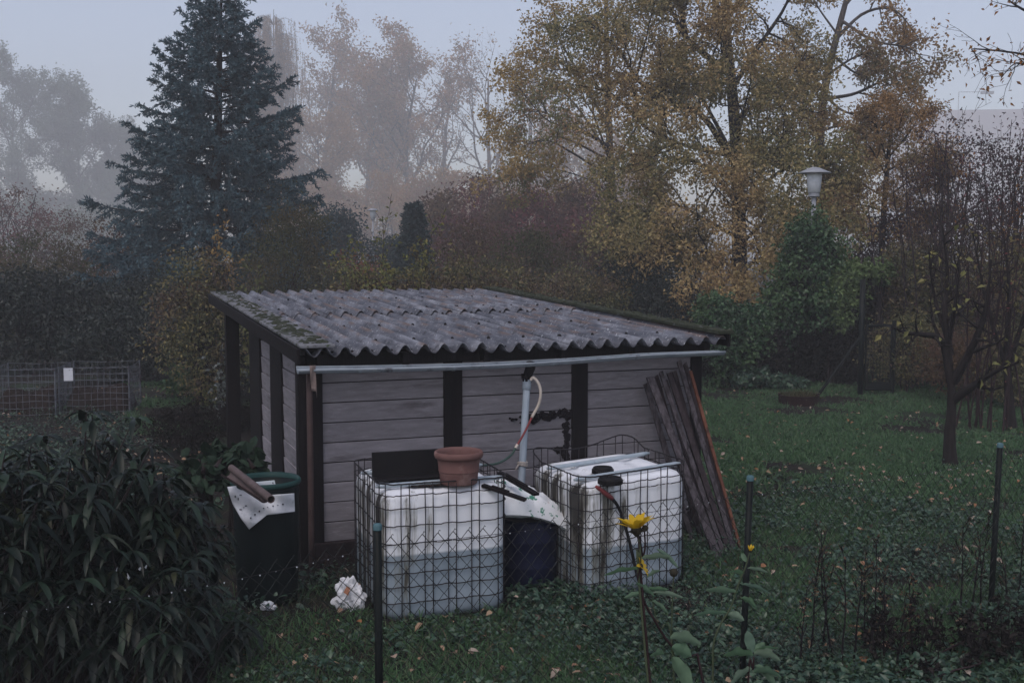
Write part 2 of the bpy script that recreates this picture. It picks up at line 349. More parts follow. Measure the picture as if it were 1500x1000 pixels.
for u in np.linspace(U0 + .05, UW1 - .05, 6):
    mb = MB(); mb.beam(S(u, VF + .06, roofz(VF) - .085), S(u, VB - .05, roofz(VB) - .085), .06, .10); mb.build('rafter', M['wood_dark'], shed.o)
# torn tar strip at a board joint beside the third post
mb = MB()
def blotch(p0, p1, w, n):
    p0, p1 = to_uv(p0), to_uv(p1)
    for t in np.linspace(0, 1, n):
        p = p0 + (p1 - p0) * t + np.array([RNG.normal(0, .012), 0, RNG.normal(0, .010)]); r = w * RNG.uniform(.4, 1.25)
        k = 9; th = np.arange(k) * 2 * PI / k; rr = r * RNG.uniform(.55, 1.2, k); th = th + RNG.uniform(0, 6)
        c = S(p[0], V0 - .007, p[2])
        ring = np.stack([rr * np.cos(th), np.zeros(k), rr * np.sin(th)], -1) + c
        mb.add(np.concatenate([ring, ring + [0, .02, 0], [c - [0, .006, 0]]]), [(q, (q+1) % k, 2*k) for q in range(k)])
        mb.add(np.concatenate([ring, ring + [0, .02, 0]]), [(q, q + k, (q+1) % k + k, (q+1) % k) for q in range(k)])
blotch(onV(748, 615, V0), onV(776, 612, V0), .016, 9); blotch(onV(778, 611, V0), onV(832, 606, V0), .042, 26)
mb.build('tar_strip', M['tar'], shed.o); mb = MB()
blotch(onV(831, 606, V0), onV(829, 672, V0), .030, 30); mb.build('tar_strip', M['tar'], shed.o); mb = MB()
blotch(onV(820, 660, V0), onV(832, 668, V0), .04, 6)
mb.build('tar_strip', M['tar'], shed.o)
# gutter with brackets, brown end pipe, scrap of sacking, downpipe
gU0, gU1, gV = 1.70, 5.80, 9.43
n = 40; us = np.linspace(gU0, gU1, n); th = np.linspace(PI, 2 * PI, 9)
def gut(us, r, dz):
    s = (us - gU0) / (gU1 - gU0)
    yc = gV + .006 * np.sin(us * 3); zl = 1.79 + .018 * s - .030 * np.sin(PI * np.clip(s * 1.25, 0, 1))
    a = np.stack([np.repeat(us[:,None], 9, 1), yc[:,None] + r * np.cos(th), zl[:,None] + dz + r * np.sin(th) * .62], -1)
    # the front lip (cos = -1) sags more than the back lip
    a[:, :, 2] += (.020 * (1 - s))[:, None] * np.cos(th)[None, :] * .5
    return a - [U0, V0, 0]
mb = MB(); A = gut(us, .058, 0).reshape(-1,3); B = gut(us, .054, .003).reshape(-1,3)
i = np.arange(n-1)[:,None]*9; j = np.arange(8)[None]
q = np.stack([i+j, i+j+1, i+9+j+1, i+9+j], -1).reshape(-1,4)
mb.add(A, q); mb.add(B, q[:, ::-1])
G = gut(us, .056, .004)
mb.tube(G[:, 0], .010, 6); mb.tube(G[:, 8], .008, 6)
for e in (0, n-1):
    ring = gut(us, .058, 0)[e]; mb.add(np.concatenate([ring, ring.mean(0)[None]]), [(k, k+1, 9) for k in range(8)])
gutter = mb.build('gutter', M['zinc'], shed.o, smooth=True)
for px in (517, 666, 805, 931):
    u = to_uv(onV(px, 525, gV))[0]; k = int(np.argmin(np.abs(us - u))); g = G[k]
    mb = MB(); ring = gut(us, .0605, -.001)[k]
    top_ = g[8].copy(); top_[2] = roofz(VF) - .02; mb.beam(top_, g[8] - [0,0,.005], .028, .005)
    for a_, b_ in zip(ring[:-1], ring[1:]): mb.beam(a_, b_, .026, .004, up=(1,0,0) if False else (0,.3,1))
    mb.build('gutter_bracket', M['zinc'], gutter)
mb = MB(); p = to_uv(onV(456, 560, gV)); mb.tube([S(p[0], gV + .09, z) for z in np.linspace(-.02, 1.74, 6)], .026, 10); mb.build('corner_pipe', pmat('brown_pipe', (.05,.033,.032), (.085,.058,.055), 5, .6), shed.o, smooth=True)
mb = MB()   # scrap of sacking over the gutter lip
g = np.zeros((9, 5, 3))
for a in range(9):
    for b_ in range(5):
        s = a / 8; w = .050 * (1 - .55 * max(0, s - .55)); x = (b_ / 4 - .5) * w + .012 * s * s
        g[a, b_] = S(p[0] + x, gV - .066 - .012 * math.sin(s * 5 + b_), 1.825 - .215 * s - (.06 if b_ == 4 and a == 8 else 0))
mb.add(g.reshape(-1,3), [(a*5+b_, a*5+b_+1, a*5+b_+6, a*5+b_+5) for a in range(8) for b_ in range(4)])
o = mb.build('sacking_scrap', pmat('sacking', (.15,.115,.105), (.24,.19,.175), 12, .9, .4), shed.o, smooth=True); sd = o.modifiers.new('thick', 'SOLIDIFY'); sd.thickness = .005
DPV = 9.52
dt, db = to_uv(onV(772, 556, DPV)), to_uv(onV(764, 704, DPV - .12))
mb = MB(); D0 = S(dt[0], DPV, dt[2]); D1 = S(db[0], db[1], db[2]); D2 = D0 + (D1 - D0) * 1.35
mb.tube([D0 + (D1 - D0) * t for t in np.linspace(.0, 1.35, 8)], .033, 14); mb.tube([D0 + (D1 - D0) * t for t in (.0, .10)], .041, 14)
dpipe = mb.build('downpipe', M['pvc'], shed.o, smooth=True)
mb = MB(); mb.tube([S(dt[0] + .005, gV, 1.77), S(dt[0] + .004, gV + .02, 1.72), D0 + [0,0,.03], D0 - [0,0,.03]], [.045,.045,.040,.042], 12)
for k in range(9): a = k * .7; mb.box(D0 + [.04 * math.cos(a), .04 * math.sin(a), .02 + .012 * math.sin(k * 2)], (.02, .012, .05))
mb.build('outlet', M['wood_dark'], dpipe, smooth=True)
mb = MB(); cp = D0 + (D1 - D0) * .83
for dz in (-.012, 0, .012): mb.tube([cp + [.040 * math.cos(a), .040 * math.sin(a), dz + .006 * math.sin(2*a)] for a in np.linspace(0, 2*PI, 17)[:-1]], .011, 6, closed=True)
mb.tube([cp + [-.04,-.02,0], cp + [-.075,-.05,-.02], cp + [-.085,-.05,-.05]], .008, 5)
mb.build('pipe_binding', pmat('binding', (.30,.27,.25), (.42,.39,.36), 20, .9, .4), dpipe, smooth=True)
# ------------------------------------------------------------------ hose from the outlet
def spline(pts, n=60):
    pts = np.asarray(pts, float); P = np.vstack([2*pts[0]-pts[1], pts, 2*pts[-1]-pts[-2]]); out = []
    m = len(pts) - 1
    for t in np.linspace(0, m - 1e-6, n):
        i = int(t); f = t - i; a, b, c, d = P[i:i+4]
        out.append(.5 * (2*b + (c-a)*f + (2*a-5*b+4*c-d)*f*f + (3*b-a-3*c+d)*f**3))
    return np.array(out)
hv = 9.44
h0 = onV(779, 554, hv)
hose = T('garden_hose', 'cream, red and green garden hose hanging from the gutter outlet along the downpipe', 'hose', h0)
def hs(pts, v=hv): return spline([hose.L(onV(a, b, v - 0.0 + c)) for a, b, c in pts], 40)
mb = MB(); mb.tube(hs([(777,557,0),(781,553,-.01),(788,560,-.03),(792,574,-.04),(789,592,-.03),(779,611,-.02)]), .0135, 8); mb.build('hose_end', M['hose_white'], hose.o, smooth=True)
mb = MB(); mb.tube(hs([(779,611,-.02),(771,628,-.04),(764,641,-.06),(758,651,-.08)]), .010, 8); mb.build('hose_run', M['hose_red'], hose.o, smooth=True)
mb = MB(); mb.tube(hs([(758,651,-.08),(755,656,-.09)]), .014, 8); mb.build('hose_joint', M['hose_white'], hose.o, smooth=True)
mb = MB(); mb.tube(hs([(755,656,-.09),(748,667,-.12),(732,677,-.18),(712,681,-.25),(690,680,-.33),(655,676,-.35),(641,682,-.38),(634,694,-.42),(633,703,-.45)]), .011, 8); mb.build('hose_run', M['hose_green'], hose.o, smooth=True)
# ------------------------------------------------------------------ WATER TANKS
def rrect(w, d, r, n=7, inset=0.0):
    r = max(.01, r - inset); out = []
    for cx, cy, a0 in ((w-inset-r, inset+r, -PI/2), (w-inset-r, d-inset-r, 0), (inset+r, d-inset-r, PI/2), (inset+r, inset+r, PI)):
        for a in np.linspace(a0, a0 + PI/2, n): out.append((cx + r*math.cos(a), cy + r*math.sin(a)))
    out = np.array(out); seg = []
    for i in range(len(out)):     # densify the straight sides
        a, b = out[i], out[(i+1) % len(out)]; L_ = np.linalg.norm(b - a); m = max(1, int(L_ / .025))
        for k in range(m): seg.append(a + (b - a) * k / m)
    return np.array(seg)
def tank(name, label, px, py, yaw, W, D, Ht, tilt, level, dirty, topdir):
    t = T(name, label, 'water tank', onZ(px, py, 0), yaw)
    base = rrect(W, D, .13); n = len(base); cen = base.mean(0)
    prof = [(.00,.06),(.02,.02),(.06,.004),(.10,0)] + [(z,0) for z in np.linspace(.16, Ht-.16, 12)] + [(Ht-.10,0),(Ht-.055,.010),(Ht-.022,.032),(Ht-.004,.07),(Ht,.11),(Ht-.002,.16),(Ht-.012,.18),(Ht-.012,.26),(Ht+.004,.28),(Ht+.006,.36),(Ht+.006,.46)]
    per = np.cumsum(np.r_[0, np.linalg.norm(np.diff(base, axis=0), axis=1)])
    mb = MB(); V = []
    for z, ins in prof:
        p = rrect(W, D, .13)
        dirv = p - cen; s = 1 - ins / (min(W, D) / 2)
        q = cen + (p - cen) * np.array([1 - 2*ins/W, 1 - 2*ins/D])
        if ins <= .01:    # faint vertical bulges between the cage bars
            q = q - (dirv / np.linalg.norm(dirv, axis=1, keepdims=True)) * (.006 * (np.cos(per / .19 * 2 * PI) > .35))[:, None]
        V.append(np.c_[q, np.full(n, z) + tilt * q[:, 0]])
    V = np.concatenate(V); m = len(prof)
    i = np.arange(m-1)[:,None]*n; j = np.arange(n)[None]
    mb.add(V, np.stack([i+j, i+(j+1)%n, i+n+(j+1)%n, i+n+j], -1).reshape(-1,4))
    last = (m-1)*n; mb.add(np.r_[V[last:], [[cen[0], cen[1], Ht + .004 + tilt*cen[0]]]], [(k, (k+1)%n, n) for k in range(n)])
    body = mb.build('tank_body', tankmat(name + '_plastic', level, dirty), t.o, smooth=True)
    # cage
    P = rrect(W + .03, D + .03, .145); P = P - .015; mb = MB()
    per = np.r_[0, np.cumsum(np.linalg.norm(np.diff(np.r_[P, P[:1]], axis=0), axis=1))]; tot = per[-1]
    def at(s, z):
        s = s % tot; x = np.interp(s, per, np.r_[P[:,0], P[0,0]]); y = np.interp(s, per, np.r_[P[:,1], P[0,1]]); return np.array([x, y, z + tilt*x])
    def rise(s):   # the top wire is bent up at the back
        q = at(s, 0); return topdir * max(0, (q[1] - D*.75) / (D*.25)) * (.55 + .45*math.sin(2.5 + 5*q[0]))
    ss = np.linspace(0, tot, 190)[:-1]
    zs = [.025,.15,.27,.375,.47,.60,.735,.865,Ht-.02,Ht+.065]
    for k, z in enumerate(zs):
        wob = .004
        pts = [at(s, z + (rise(s) if k == len(zs)-1 else 0) - .005*(math.cos(s/.19*2*PI) > .2)*(0 < k < len(zs)-1) + RNG.normal(0, wob*.3)) for s in ss]
        mb.tube(pts, .0042 if k < len(zs)-1 else .006, 6, closed=True)
    s = .05
    while s < tot - .03:
        for ds in (0, .062):
            q = s + ds; sag = RNG.normal(0, .004)
            mb.tube([at(q, .02), at(q + sag, .4), at(q - sag, .75), at(q, Ht + .065 + rise(q))], .0042, 5)
        s += .182
    mb.build('cage', M['wire'], t.o, smooth=True)
    for fy in (.12, .62):
        mb = MB(); a = np.array([-.02, D*fy, Ht + .03 - .02*tilt]); b = np.array([W + .02, D*fy + .04, Ht + .03 + (W + .02)*tilt])
        mb.tube([a + (b - a)*k for k in (0, .03, .06, .5, .94, .97, 1)], [.009,.016,.019,.019,.019,.016,.009], 8)
        mb.build('top_bar', M['galv'], t.o, smooth=True)
    return t
tL = tank('water_tank', 'white caged water tank half full of grey water with a terracotta pot on top', 561, 914, .33, .985, 1.10, .985, .0, .505, -.015, .0)
tR = tank('water_tank', 'tilted white caged water tank with green algae streaks and two black caps on top', 853, 884, .40, .96, 1.02, .94, .055, .43, .04, .10)
# litter and dirt on the left tank, lids on the right tank
mb = MB(); nx, ny = 34, 30; g = np.zeros((ny, nx, 3))
for a in range(ny):
    for b in range(nx):
        g[a, b] = (.07 + .84*b/(nx-1), .06 + .96*a/(ny-1), .985 + .016 + RNG.uniform(-.004, .008))
fac = []
for a in range(ny-1):
    for b in range(nx-1):
        x, y = g[a, b, :2]
        if 2.2*abs(x-.45)**2 + 1.6*abs(y-.50)**2 + .10*math.sin(9*x+5*y) + .06*math.sin(23*x-11*y) < .34: fac.append((a*nx+b, a*nx+b+1, (a+1)*nx+b+1, (a+1)*nx+b))
mb.add(g.reshape(-1,3), fac); mb.build('leaf_dirt', M['soil'], tL.o)
tc_ = np.array([.48, .50])
for px, py, r in ((883, 688, .083), (894, 702, .092)):
    q = tR.L(onZ(px, py, .985)); z0 = .94 + .055*q[0] - .004
    mb = MB(); k = 30; pr = [(r*1.02,.0),(r*1.02,.03),(r*.98,.045),(r*.90,.052),(r*.84,.046),(.001,.046)]
    mb.lathe(pr, 30, (q[0], q[1], z0 + .004))
    for a in np.arange(30)*2*PI/30: mb.box((q[0]+r*1.02*math.cos(a), q[1]+r*1.02*math.sin(a), z0+.022), (.012,.006,.030), Matrix.Rotation(a,3,'Z'))
    mb.build('lid', M['black'], tR.o)
# moss clump growing in the gap behind the right tank
# ------------------------------------------------------------------ pot, black board
pc = onZ(672, 707, 1.004)
pot = T('flower_pot', 'empty terracotta flower pot with a thick rim standing on the half full tank', 'flower pot', pc)
rr = .186
mb = MB(); mb.lathe([(.001,.0),(rr*.74,.0),(rr*.77,.012),(rr*.80,.09),(rr*.805,.094),(rr*.815,.100),(rr*.80,.106),(rr*.83,.115),(rr*.845,.121),(rr*.83,.128),(rr*.88,.225),(rr*.885,.232),(rr*.97,.236),(rr*1.0,.250),(rr*1.02,.268),(rr*1.0,.288),(rr*.955,.298),(rr*.91,.292),(rr*.87,.27),(rr*.84,.22),(rr*.74,.03),(.001,.025)], 56)
mb.V = [v*[1,1,.84] for v in mb.V]; mb.build('pot_body', M['terra'], pot.o, smooth=True)
mb = MB(); mb.lathe([(.001,.03),(rr*.6,.032),(rr*.738,.03)], 30, (0,0,.012)); mb.build('soil', M['soil'], pot.o)
ba, bb = tL.L(onZ(546, 702, 1.01)), tL.L(onZ(655, 693, 1.01))
bl = onZ(546, 702, 1.01)
brd = T('black_tray', 'black board standing upright on the tank behind the terracotta pot', 'board', bl, .33)
mb = MB(); Lb = float(np.linalg.norm(bb[:2] - ba[:2])) + .05
mb.box((Lb/2, .02, .105), (Lb, .03, .205), Matrix.Rotation(-.06,3,'X')); mb.box((Lb/2, -.06, .012), (Lb, .18, .016))
mb.build('panel', M['black'], brd.o, bevel=.006)
# ------------------------------------------------------------------ blue barrel with the sack
bc = onZ(779, 866, 0); bc = atY(774, 800, bc[1] + .12); bc[2] = 0
bar = T('blue_barrel', 'low blue plastic barrel between the two water tanks under a white sack', 'barrel', bc)
R_ = .235; Hb = .60
mb = MB(); mb.lathe([(.001,0),(R_*.93,0),(R_*.97,.02),(R_,.06),(R_*1.0,.19),(R_*1.03,.205),(R_*1.03,.225),(R_,.24),(R_,.40),(R_*1.03,.415),(R_*1.03,.435),(R_,.45),(R_*.99,.57),(R_*.95,.60),(R_*.955,Hb),(R_*.90,Hb),(R_*.88,.57),(.001,.57)], 48)
mb.build('barrel_body', M['blue'], bar.o, smooth=True)
sk = T('plastic_sack', 'white plastic sack printed with green leaves and red fruit lying on the blue barrel', 'sack', bc + [0, 0, Hb])
# sack: a half empty pillow that sags over the rim
n1, n2 = 44, 30; top = np.zeros((n2, n1, 3)); 
for a in range(n2):
    for b in range(n1):
        x = (b/(n1-1) - .5)*.66 - .06; y = (a/(n2-1) - .5)*.58
        ed = (1 - (2*b/(n1-1)-1)**4) * (1 - (2*a/(n2-1)-1)**4)
        rr_ = math.hypot(x*.9, y); droop = -max(0, rr_ - .24)*.45
        wr = .020*abs(math.sin(13*x + 9*y)) + .016*abs(math.sin(25*x - 17*y + 1)) + .010*math.sin(53*y + 30*x) + .008*abs(math.sin(61*x - 22*y))
        top[a, b] = (x, y, .05 - .40*x + .12*ed**.6*(.75 + .25*math.sin(3*x+1)) + droop + wr*ed + .10*(y + .3))
bot = top.copy(); edg = ((1 - (2*np.linspace(0,1,n1)-1)**4)[None,:] * (1 - (2*np.linspace(0,1,n2)-1)**4)[:,None])
bot[:, :, 2] = top[:, :, 2] - .004 - .16*edg**.5
mb = MB(); q = np.array([(a*n1+b, a*n1+b+1, (a+1)*n1+b+1, (a+1)*n1+b) for a in range(n2-1) for b in range(n1-1)])
Rz = np.asarray(Matrix.Rotation(.5, 3, 'Z'))
mb.add(top.reshape(-1,3) @ Rz.T, q); mb.add(bot.reshape(-1,3) @ Rz.T, q[:, ::-1])
mb.build('sack_body', M['bag'], sk.o, smooth=True)
for i, (p, q_, lab) in enumerate((((735,694), (786,724), 'upper dark batten lying across the white sack against the downpipe'), ((712,712), (770,732), 'lower dark batten lying between the tank top and the white sack'))):
    a, b = onZ(p[0], p[1], .98), onZ(q_[0], q_[1], .90)
    t = T('wooden_batten', lab, 'batten', (a + b)/2, 0, 'dark battens on the sack'); mb = MB()
    d = nrm(b - a); mb.beam(t.L(a - d*.03), t.L(b), .055, .022); mb.beam(t.L(a + d*.05) + [0,0,.018], t.L(b - d*.14) + [0,0,.018], .03, .016)
    mb.build('slat', M['wood_dark'], t.o, bevel=.003)
# ------------------------------------------------------------------ hose with red nozzle over the right tank's front
p0 = onZ(874, 714, .98); dq = tR
hz = T('hose_nozzle', 'dark hose with a red nozzle hanging down the front of the algae streaked tank', 'hose', p0)
def tankfront(px, py, out):   # a point just in front of the right tank's front face
    c, s = math.cos(tR.rz), math.sin(tR.rz); nvec = np.array([s, -c, 0]); p = tR.loc + nvec*(.015 + out); d = ray(px, py)
    return EYE + d * ((p - EYE).dot(nvec) / d.dot(nvec))
mb = MB(); mb.tube(spline([hz.L(tankfront(x, y, o_)) for x, y, o_ in ((897,730,.02),(905,741,.03),(912,758,.035),(920,785,.03),(926,810,.025),(931,832,.02),(938,858,.02))], 30), .013, 8)
mb.build('hose_run', M['black'], hz.o, smooth=True)
mb = MB(); a, b = hz.L(tankfront(873,712,.05)), hz.L(tankfront(897,730,.02)); mb.tube([a, a+(b-a)*.1, a+(b-a)*.4, a+(b-a)*.45, a+(b-a)*.8, b], [.010,.016,.016,.020,.020,.017], 10)
mb.build('nozzle', M['hose_red'], hz.o, smooth=True)
# ------------------------------------------------------------------ GREEN BARREL, papers, tile pipe
gc = onZ(393, 893, 0); gc = atY(391, 800, gc[1] + .26); gc[2] = 0
GR, GH = .262, .965
gb = T('green_barrel', 'tall dark green rain barrel beside the shed corner with wet paper over its rim', 'barrel', gc)
mb = MB(); mb.lathe([(.001,0),(GR*.86,0),(GR*.90,.03),(GR*.96,.5),(GR*.985,GH-.06),(GR*.97,GH-.01),(GR*.95,GH-.01),(GR*.93,.5),(GR*.85,.06),(.001,.05)], 56); mb.build('barrel_body', M['green'], gb.o, smooth=True)
mb = MB(); mb.lathe([(GR*.95,GH-.022),(GR*1.01,GH-.03),(GR*1.05,GH-.015),(GR*1.05,GH+.006),(GR*1.01,GH+.018),(GR*.955,GH+.008),(GR*.945,GH-.022)], 56); mb.build('rim', M['green_rim'], gb.o, smooth=True)
def paper(name, label, outline, fn, mats, thick=.003, marks=(), seed=1):
    """outline in photo pixels -> fn(px,py) gives the world point on the draped sheet; triangulated on a fine grid"""
    rng = np.random.default_rng(seed)
    import bmesh
    bm = bmesh.new(); pts = [bm.verts.new((x, y, 0)) for x, y in outline]; f = bm.faces.new(pts)
    bmesh.ops.triangulate(bm, faces=[f])
    for _ in range(4): bmesh.ops.subdivide_edges(bm, edges=bm.edges[:], cuts=1, use_grid_fill=True)
    xs = np.array([v.co[:] for v in bm.verts]); c = fn(*xs[:, :2].mean(0))
    t = T(name, label, 'paper', c)
    for v in bm.verts: v.co = t.L(fn(v.co.x, v.co.y))
    for f in bm.faces: f.smooth = True
    for x, y, w, h in marks:
        q = [bm.verts.new(t.L(fn(x + a*w, y + b*h) + (EYE - fn(x, y))/np.linalg.norm(EYE - fn(x, y))*.006)) for a, b in ((-1,1),(1,1),(1,-1),(-1,-1))]
        f = bm.faces.new(q); f.material_index = 1
    me = bpy.data.meshes.new('sheet'); bm.to_mesh(me); bm.free()
    me.materials.append(mats); me.materials.append(M['print']); o = bpy.data.objects.new('sheet', me); C.objects.link(o); o.parent = t.o
    s = o.modifiers.new('thick', 'SOLIDIFY'); s.thickness = thick; s.offset = 0
    return t
def drape(out):
    def fn(px, py):
        # front of a cylinder a little wider than the barrel, joined to the rim plane above; left flap hangs free
        d = ray(px, py)
        rad = GR*1.05 + out + .012*math.sin(px*.16 + py*.05) + .008*math.sin(py*.21 - px*.09)
        zr = GH + .02 + out
        ptop = EYE + d*((zr - H)/d[2])
        o2 = EYE[:2] - gc[:2]; A = d[:2].dot(d[:2]); Bq = 2*o2.dot(d[:2]); Cq = o2.dot(o2) - rad**2; disc = Bq*Bq - 4*A*Cq
        if disc > 0: s = (-Bq - math.sqrt(disc))/(2*A)
        else: s = -Bq/(2*A) 
        side = EYE + d*s
        if np.hypot(*(ptop[:2] - gc[:2])) < rad and side[2] > zr: return ptop
        return side
    return fn
paper('torn_paper', 'large wet white paper hanging over the front of the green barrel', [(333,713),(346,711),(366,722),(380,726),(431,722),(432,749),(408,752),(391,754),(365,775),(353,759),(341,738)], drape(.004), M['white_paper'], marks=[(380,748.5,1.1,1.1),(373.5,753.2,1.1,1.1),(367.3,758.3,1.0,1.1),(386,744,.8,.8),(392,742.4,.6,.6),(400,740.7,1.0,.8),(407,739.5,.7,.6),(414.5,738.2,1.1,1.0),(352.5,746,1.6,.8),(357,743,1.0,.5),(360,740.5,1.2,.8),(352.5,724.5,1.6,.5),(344.5,727,.5,1.6),(349,730.5,.5,1.6)], seed=3)
paper('blue_packaging', 'blue and white printed packaging sheet standing inside the green barrel', [(371,706),(402,703),(405,714),(409,726),(390,726),(366,722)], lambda px, py: atY(px, py, gc[1] - .06 + .012*math.sin(px*.2)), M['print_blue'], seed=4)
a, b = onZ(340, 686, 1.10), onZ(397, 731, 1.045)
t = T('clay_pipe', 'brown clay pipe lying across the paper on the green barrel', 'pipe', (a+b)/2); mb = MB(); d = nrm(b - a); r = .028
A_ = t.L(a - d*.02); B_ = t.L(b); dl = B_ - A_
mb.tube([A_ + dl*k for k in np.linspace(0, 1, 9)], r + np.array([0,.0012,0,.0012,0,.0012,0,.0012,0]), 16, cap=False); mb.tube([A_ + dl*k for k in np.linspace(1, 0, 5)], r*.80, 16, cap=False)
k = 16; u_ = nrm(np.cross(dl, (0,0,1))); w_ = np.cross(u_, nrm(dl)); th = np.arange(k)*2*PI/k
for e in (A_, B_):
    ring = lambda q: e + q*(np.cos(th)[:,None]*u_ + np.sin(th)[:,None]*w_)
    mb.add(np.concatenate([ring(r), ring(r*.80)]), [(i_, (i_+1)%k, k+(i_+1)%k, k+i_) for i_ in range(k)])
mb.build('pipe_shell', M['clay'], t.o, smooth=True)
a, b = onZ(331, 697, 1.05), onZ(388, 734, 1.01)
t = T('half_round_tile', 'half round brown tile lying beside the clay pipe on the green barrel', 'tile', (a+b)/2); mb = MB(); A_, B_ = t.L(a), t.L(b); d = nrm(B_ - A_); u_ = nrm(np.cross(d, (0,0,1))); w_ = np.cross(u_, d)
th = np.linspace(PI*1.05, PI*1.95, 9)
for r, flip in ((.042, 0), (.034, 1)):
    g = np.array([[A_ + (B_-A_)*s + r*(math.cos(x)*u_ + math.sin(x)*w_) + [0,0,.03] for x in th] for s in np.linspace(0,1,8)]).reshape(-1,3)
    q = np.array([(a_*9+b_, a_*9+b_+1, (a_+1)*9+b_+1, (a_+1)*9+b_) for a_ in range(7) for b_ in range(8)]); mb.add(g, q[:, ::-1] if flip else q)
mb.build('tile_shell', M['clay'], t.o, smooth=True)
# crumpled papers on the ground
def crumple(name, label, px, py, w, h, seed, mat):
    rng = np.random.default_rng(seed); c = onZ(px, py, 0); t = T(name, label, 'paper', c)
    import bmesh
    bm = bmesh.new(); bmesh.ops.create_icosphere(bm, subdivisions=4, radius=1); dirs = rng.normal(0,1,(26,3)); dirs /= np.linalg.norm(dirs,axis=1,keepdims=True); amp_ = rng.uniform(-.30,.22,26)
    for v in bm.verts:
        q = np.array(v.co); d = np.abs(dirs @ q); k = np.argsort(-d)[:3]; r = 1 + amp_[k[0]]*(d[k[0]]-.8)*4 + .10*math.sin(9*q[0]+7*q[2]) + .07*math.sin(21*q[1]+13*q[0]) + rng.uniform(-.035,.035)
        v.co = (q[0]*r*w/2*(1.05 if q[2] < 0 else .85), q[1]*r*w*.28, max(.0, h*.46 + q[2]*r*h*.5))
    me = bpy.data.meshes.new('sheet'); bm.to_mesh(me); bm.free(); me.materials.append(mat); o = bpy.data.objects.new('sheet', me); C.objects.link(o); o.parent = t.o
    return t
cp_ = crumple('crumpled_paper', 'crumpled white paper lying on the ground beside the half full tank', 512, 893, .24, .26, 5, M['white_paper'])
mb = MB(); mb.add([(-.03,-.10,.17),(.01,-.12,.15),(.02,-.08,.20),(-.01,-.06,.21)], [(0,1,2,3)]); mb.build('dead_leaf', pmat('dead_leaf', (.24,.11,.07), (.30,.14,.08), 20, .8), cp_.o)
crumple('paper_scrap', 'small white paper scrap at the foot of the green barrel', 393, 893, .12, .07, 8, M['white_paper'])
# ------------------------------------------------------------------ planks leaning on the wall
PL = [((946,560),(1018,806),.055,'lilac_wood','grey plank leaning lowest at the wall end of the heap, next to the tank'),
      ((952,552),(1056,828),.075,'lilac_wood','broad pale grey plank with a rounded top, in front of the others'),
      ((961,551),(1030,800),.05,'brown_wood','dark rotten plank behind the broad pale one'),
      ((968,545),(1064,824),.045,'lilac_wood','narrow silvery plank with a split top, beside the broad pale one'),
      ((974,556),(1046,806),.05,'brown_wood','brown plank whose frayed top is shorter than its neighbours'),
      ((980,546),(1071,820),.055,'brown_wood','dark streaked plank in the middle of the leaning heap'),
      ((987,543),(1060,806),.05,'brown_wood','dark plank with green algae edge leaning behind the heap'),
      ((994,527),(1077,815),.05,'lilac_wood','tallest grey plank reaching up under the gutter'),
      ((1003,533),(1082,810),.045,'brown_wood','dark brown plank next to the rusty red lath')]
def lean(t, pts, w, th, mat, name='plank_board', rag=0.0):
    a, b = t.L(pts[0]), t.L(pts[1]); d = nrm(b - a); nrm_ = np.array([SA, -CA, 0.]); side = nrm(np.cross(d, nrm_)); out = np.cross(side, d)
    n = 16; mb = MB(); V = []
    for k in range(n + 1):
        s = k/n; c = a + (b - a)*s; ww = w*(1 + .05*math.sin(7*s + w*90)); tw = RNG.normal(0, .001, 4)
        jag = (RNG.uniform(-rag, rag, 4)[:, None]*d if k in (0, n) else np.zeros((4, 3)))
        for q, (x, y) in enumerate(((-1,-1),(1,-1),(1,1),(-1,1))): V.append(c + side*(x*ww/2 + tw[q]) + out*(y*th/2) + jag[q])
    V = np.array(V); i = np.arange(n)[:,None]*4; j = np.arange(4)[None]
    f = np.stack([i+j, i+(j+1)%4, i+4+(j+1)%4, i+4+j], -1).reshape(-1,4)
    mb.add(V, np.concatenate([f, [(3,2,1,0),(n*4,n*4+1,n*4+2,n*4+3)]])); return mb.build(name, mat, t.o, bevel=.003)
for i, (a, b, w, mt, lab) in enumerate(PL):
    off = (-.03, -.13, -.02, -.10, -.05, -.085, -.02, -.06, -.03)[i]
    pt, pb = onV(*a, V0 - .05 + off), onZ(*b, .0)
    pb2 = onZ(*b, -.03)
    t = T('plank', lab, 'plank', pb, 0, 'planks leaning on the shed'); lean(t, (pb2, pt), w, .026, M[mt], rag=.02)
pt, pb = onV(1011, 543, V0 - .12), onZ(1087, 812, -.02)
t = T('rusty_lath', 'thin rusty red lath leaning outermost on the plank heap', 'lath', onZ(1087, 812, 0)); lean(t, (pb, pt), .030, .022, M['rust'])
FAR, HAZE, SKYSAT, SKYSTR, SUNSTR, EXPO, SEL, SROT, ANISO, HCOL, HLIFT = 2.0, .0023, .75, .13, .5, .18, 58, 200, .0, (.96,.98,1,1), 1.45
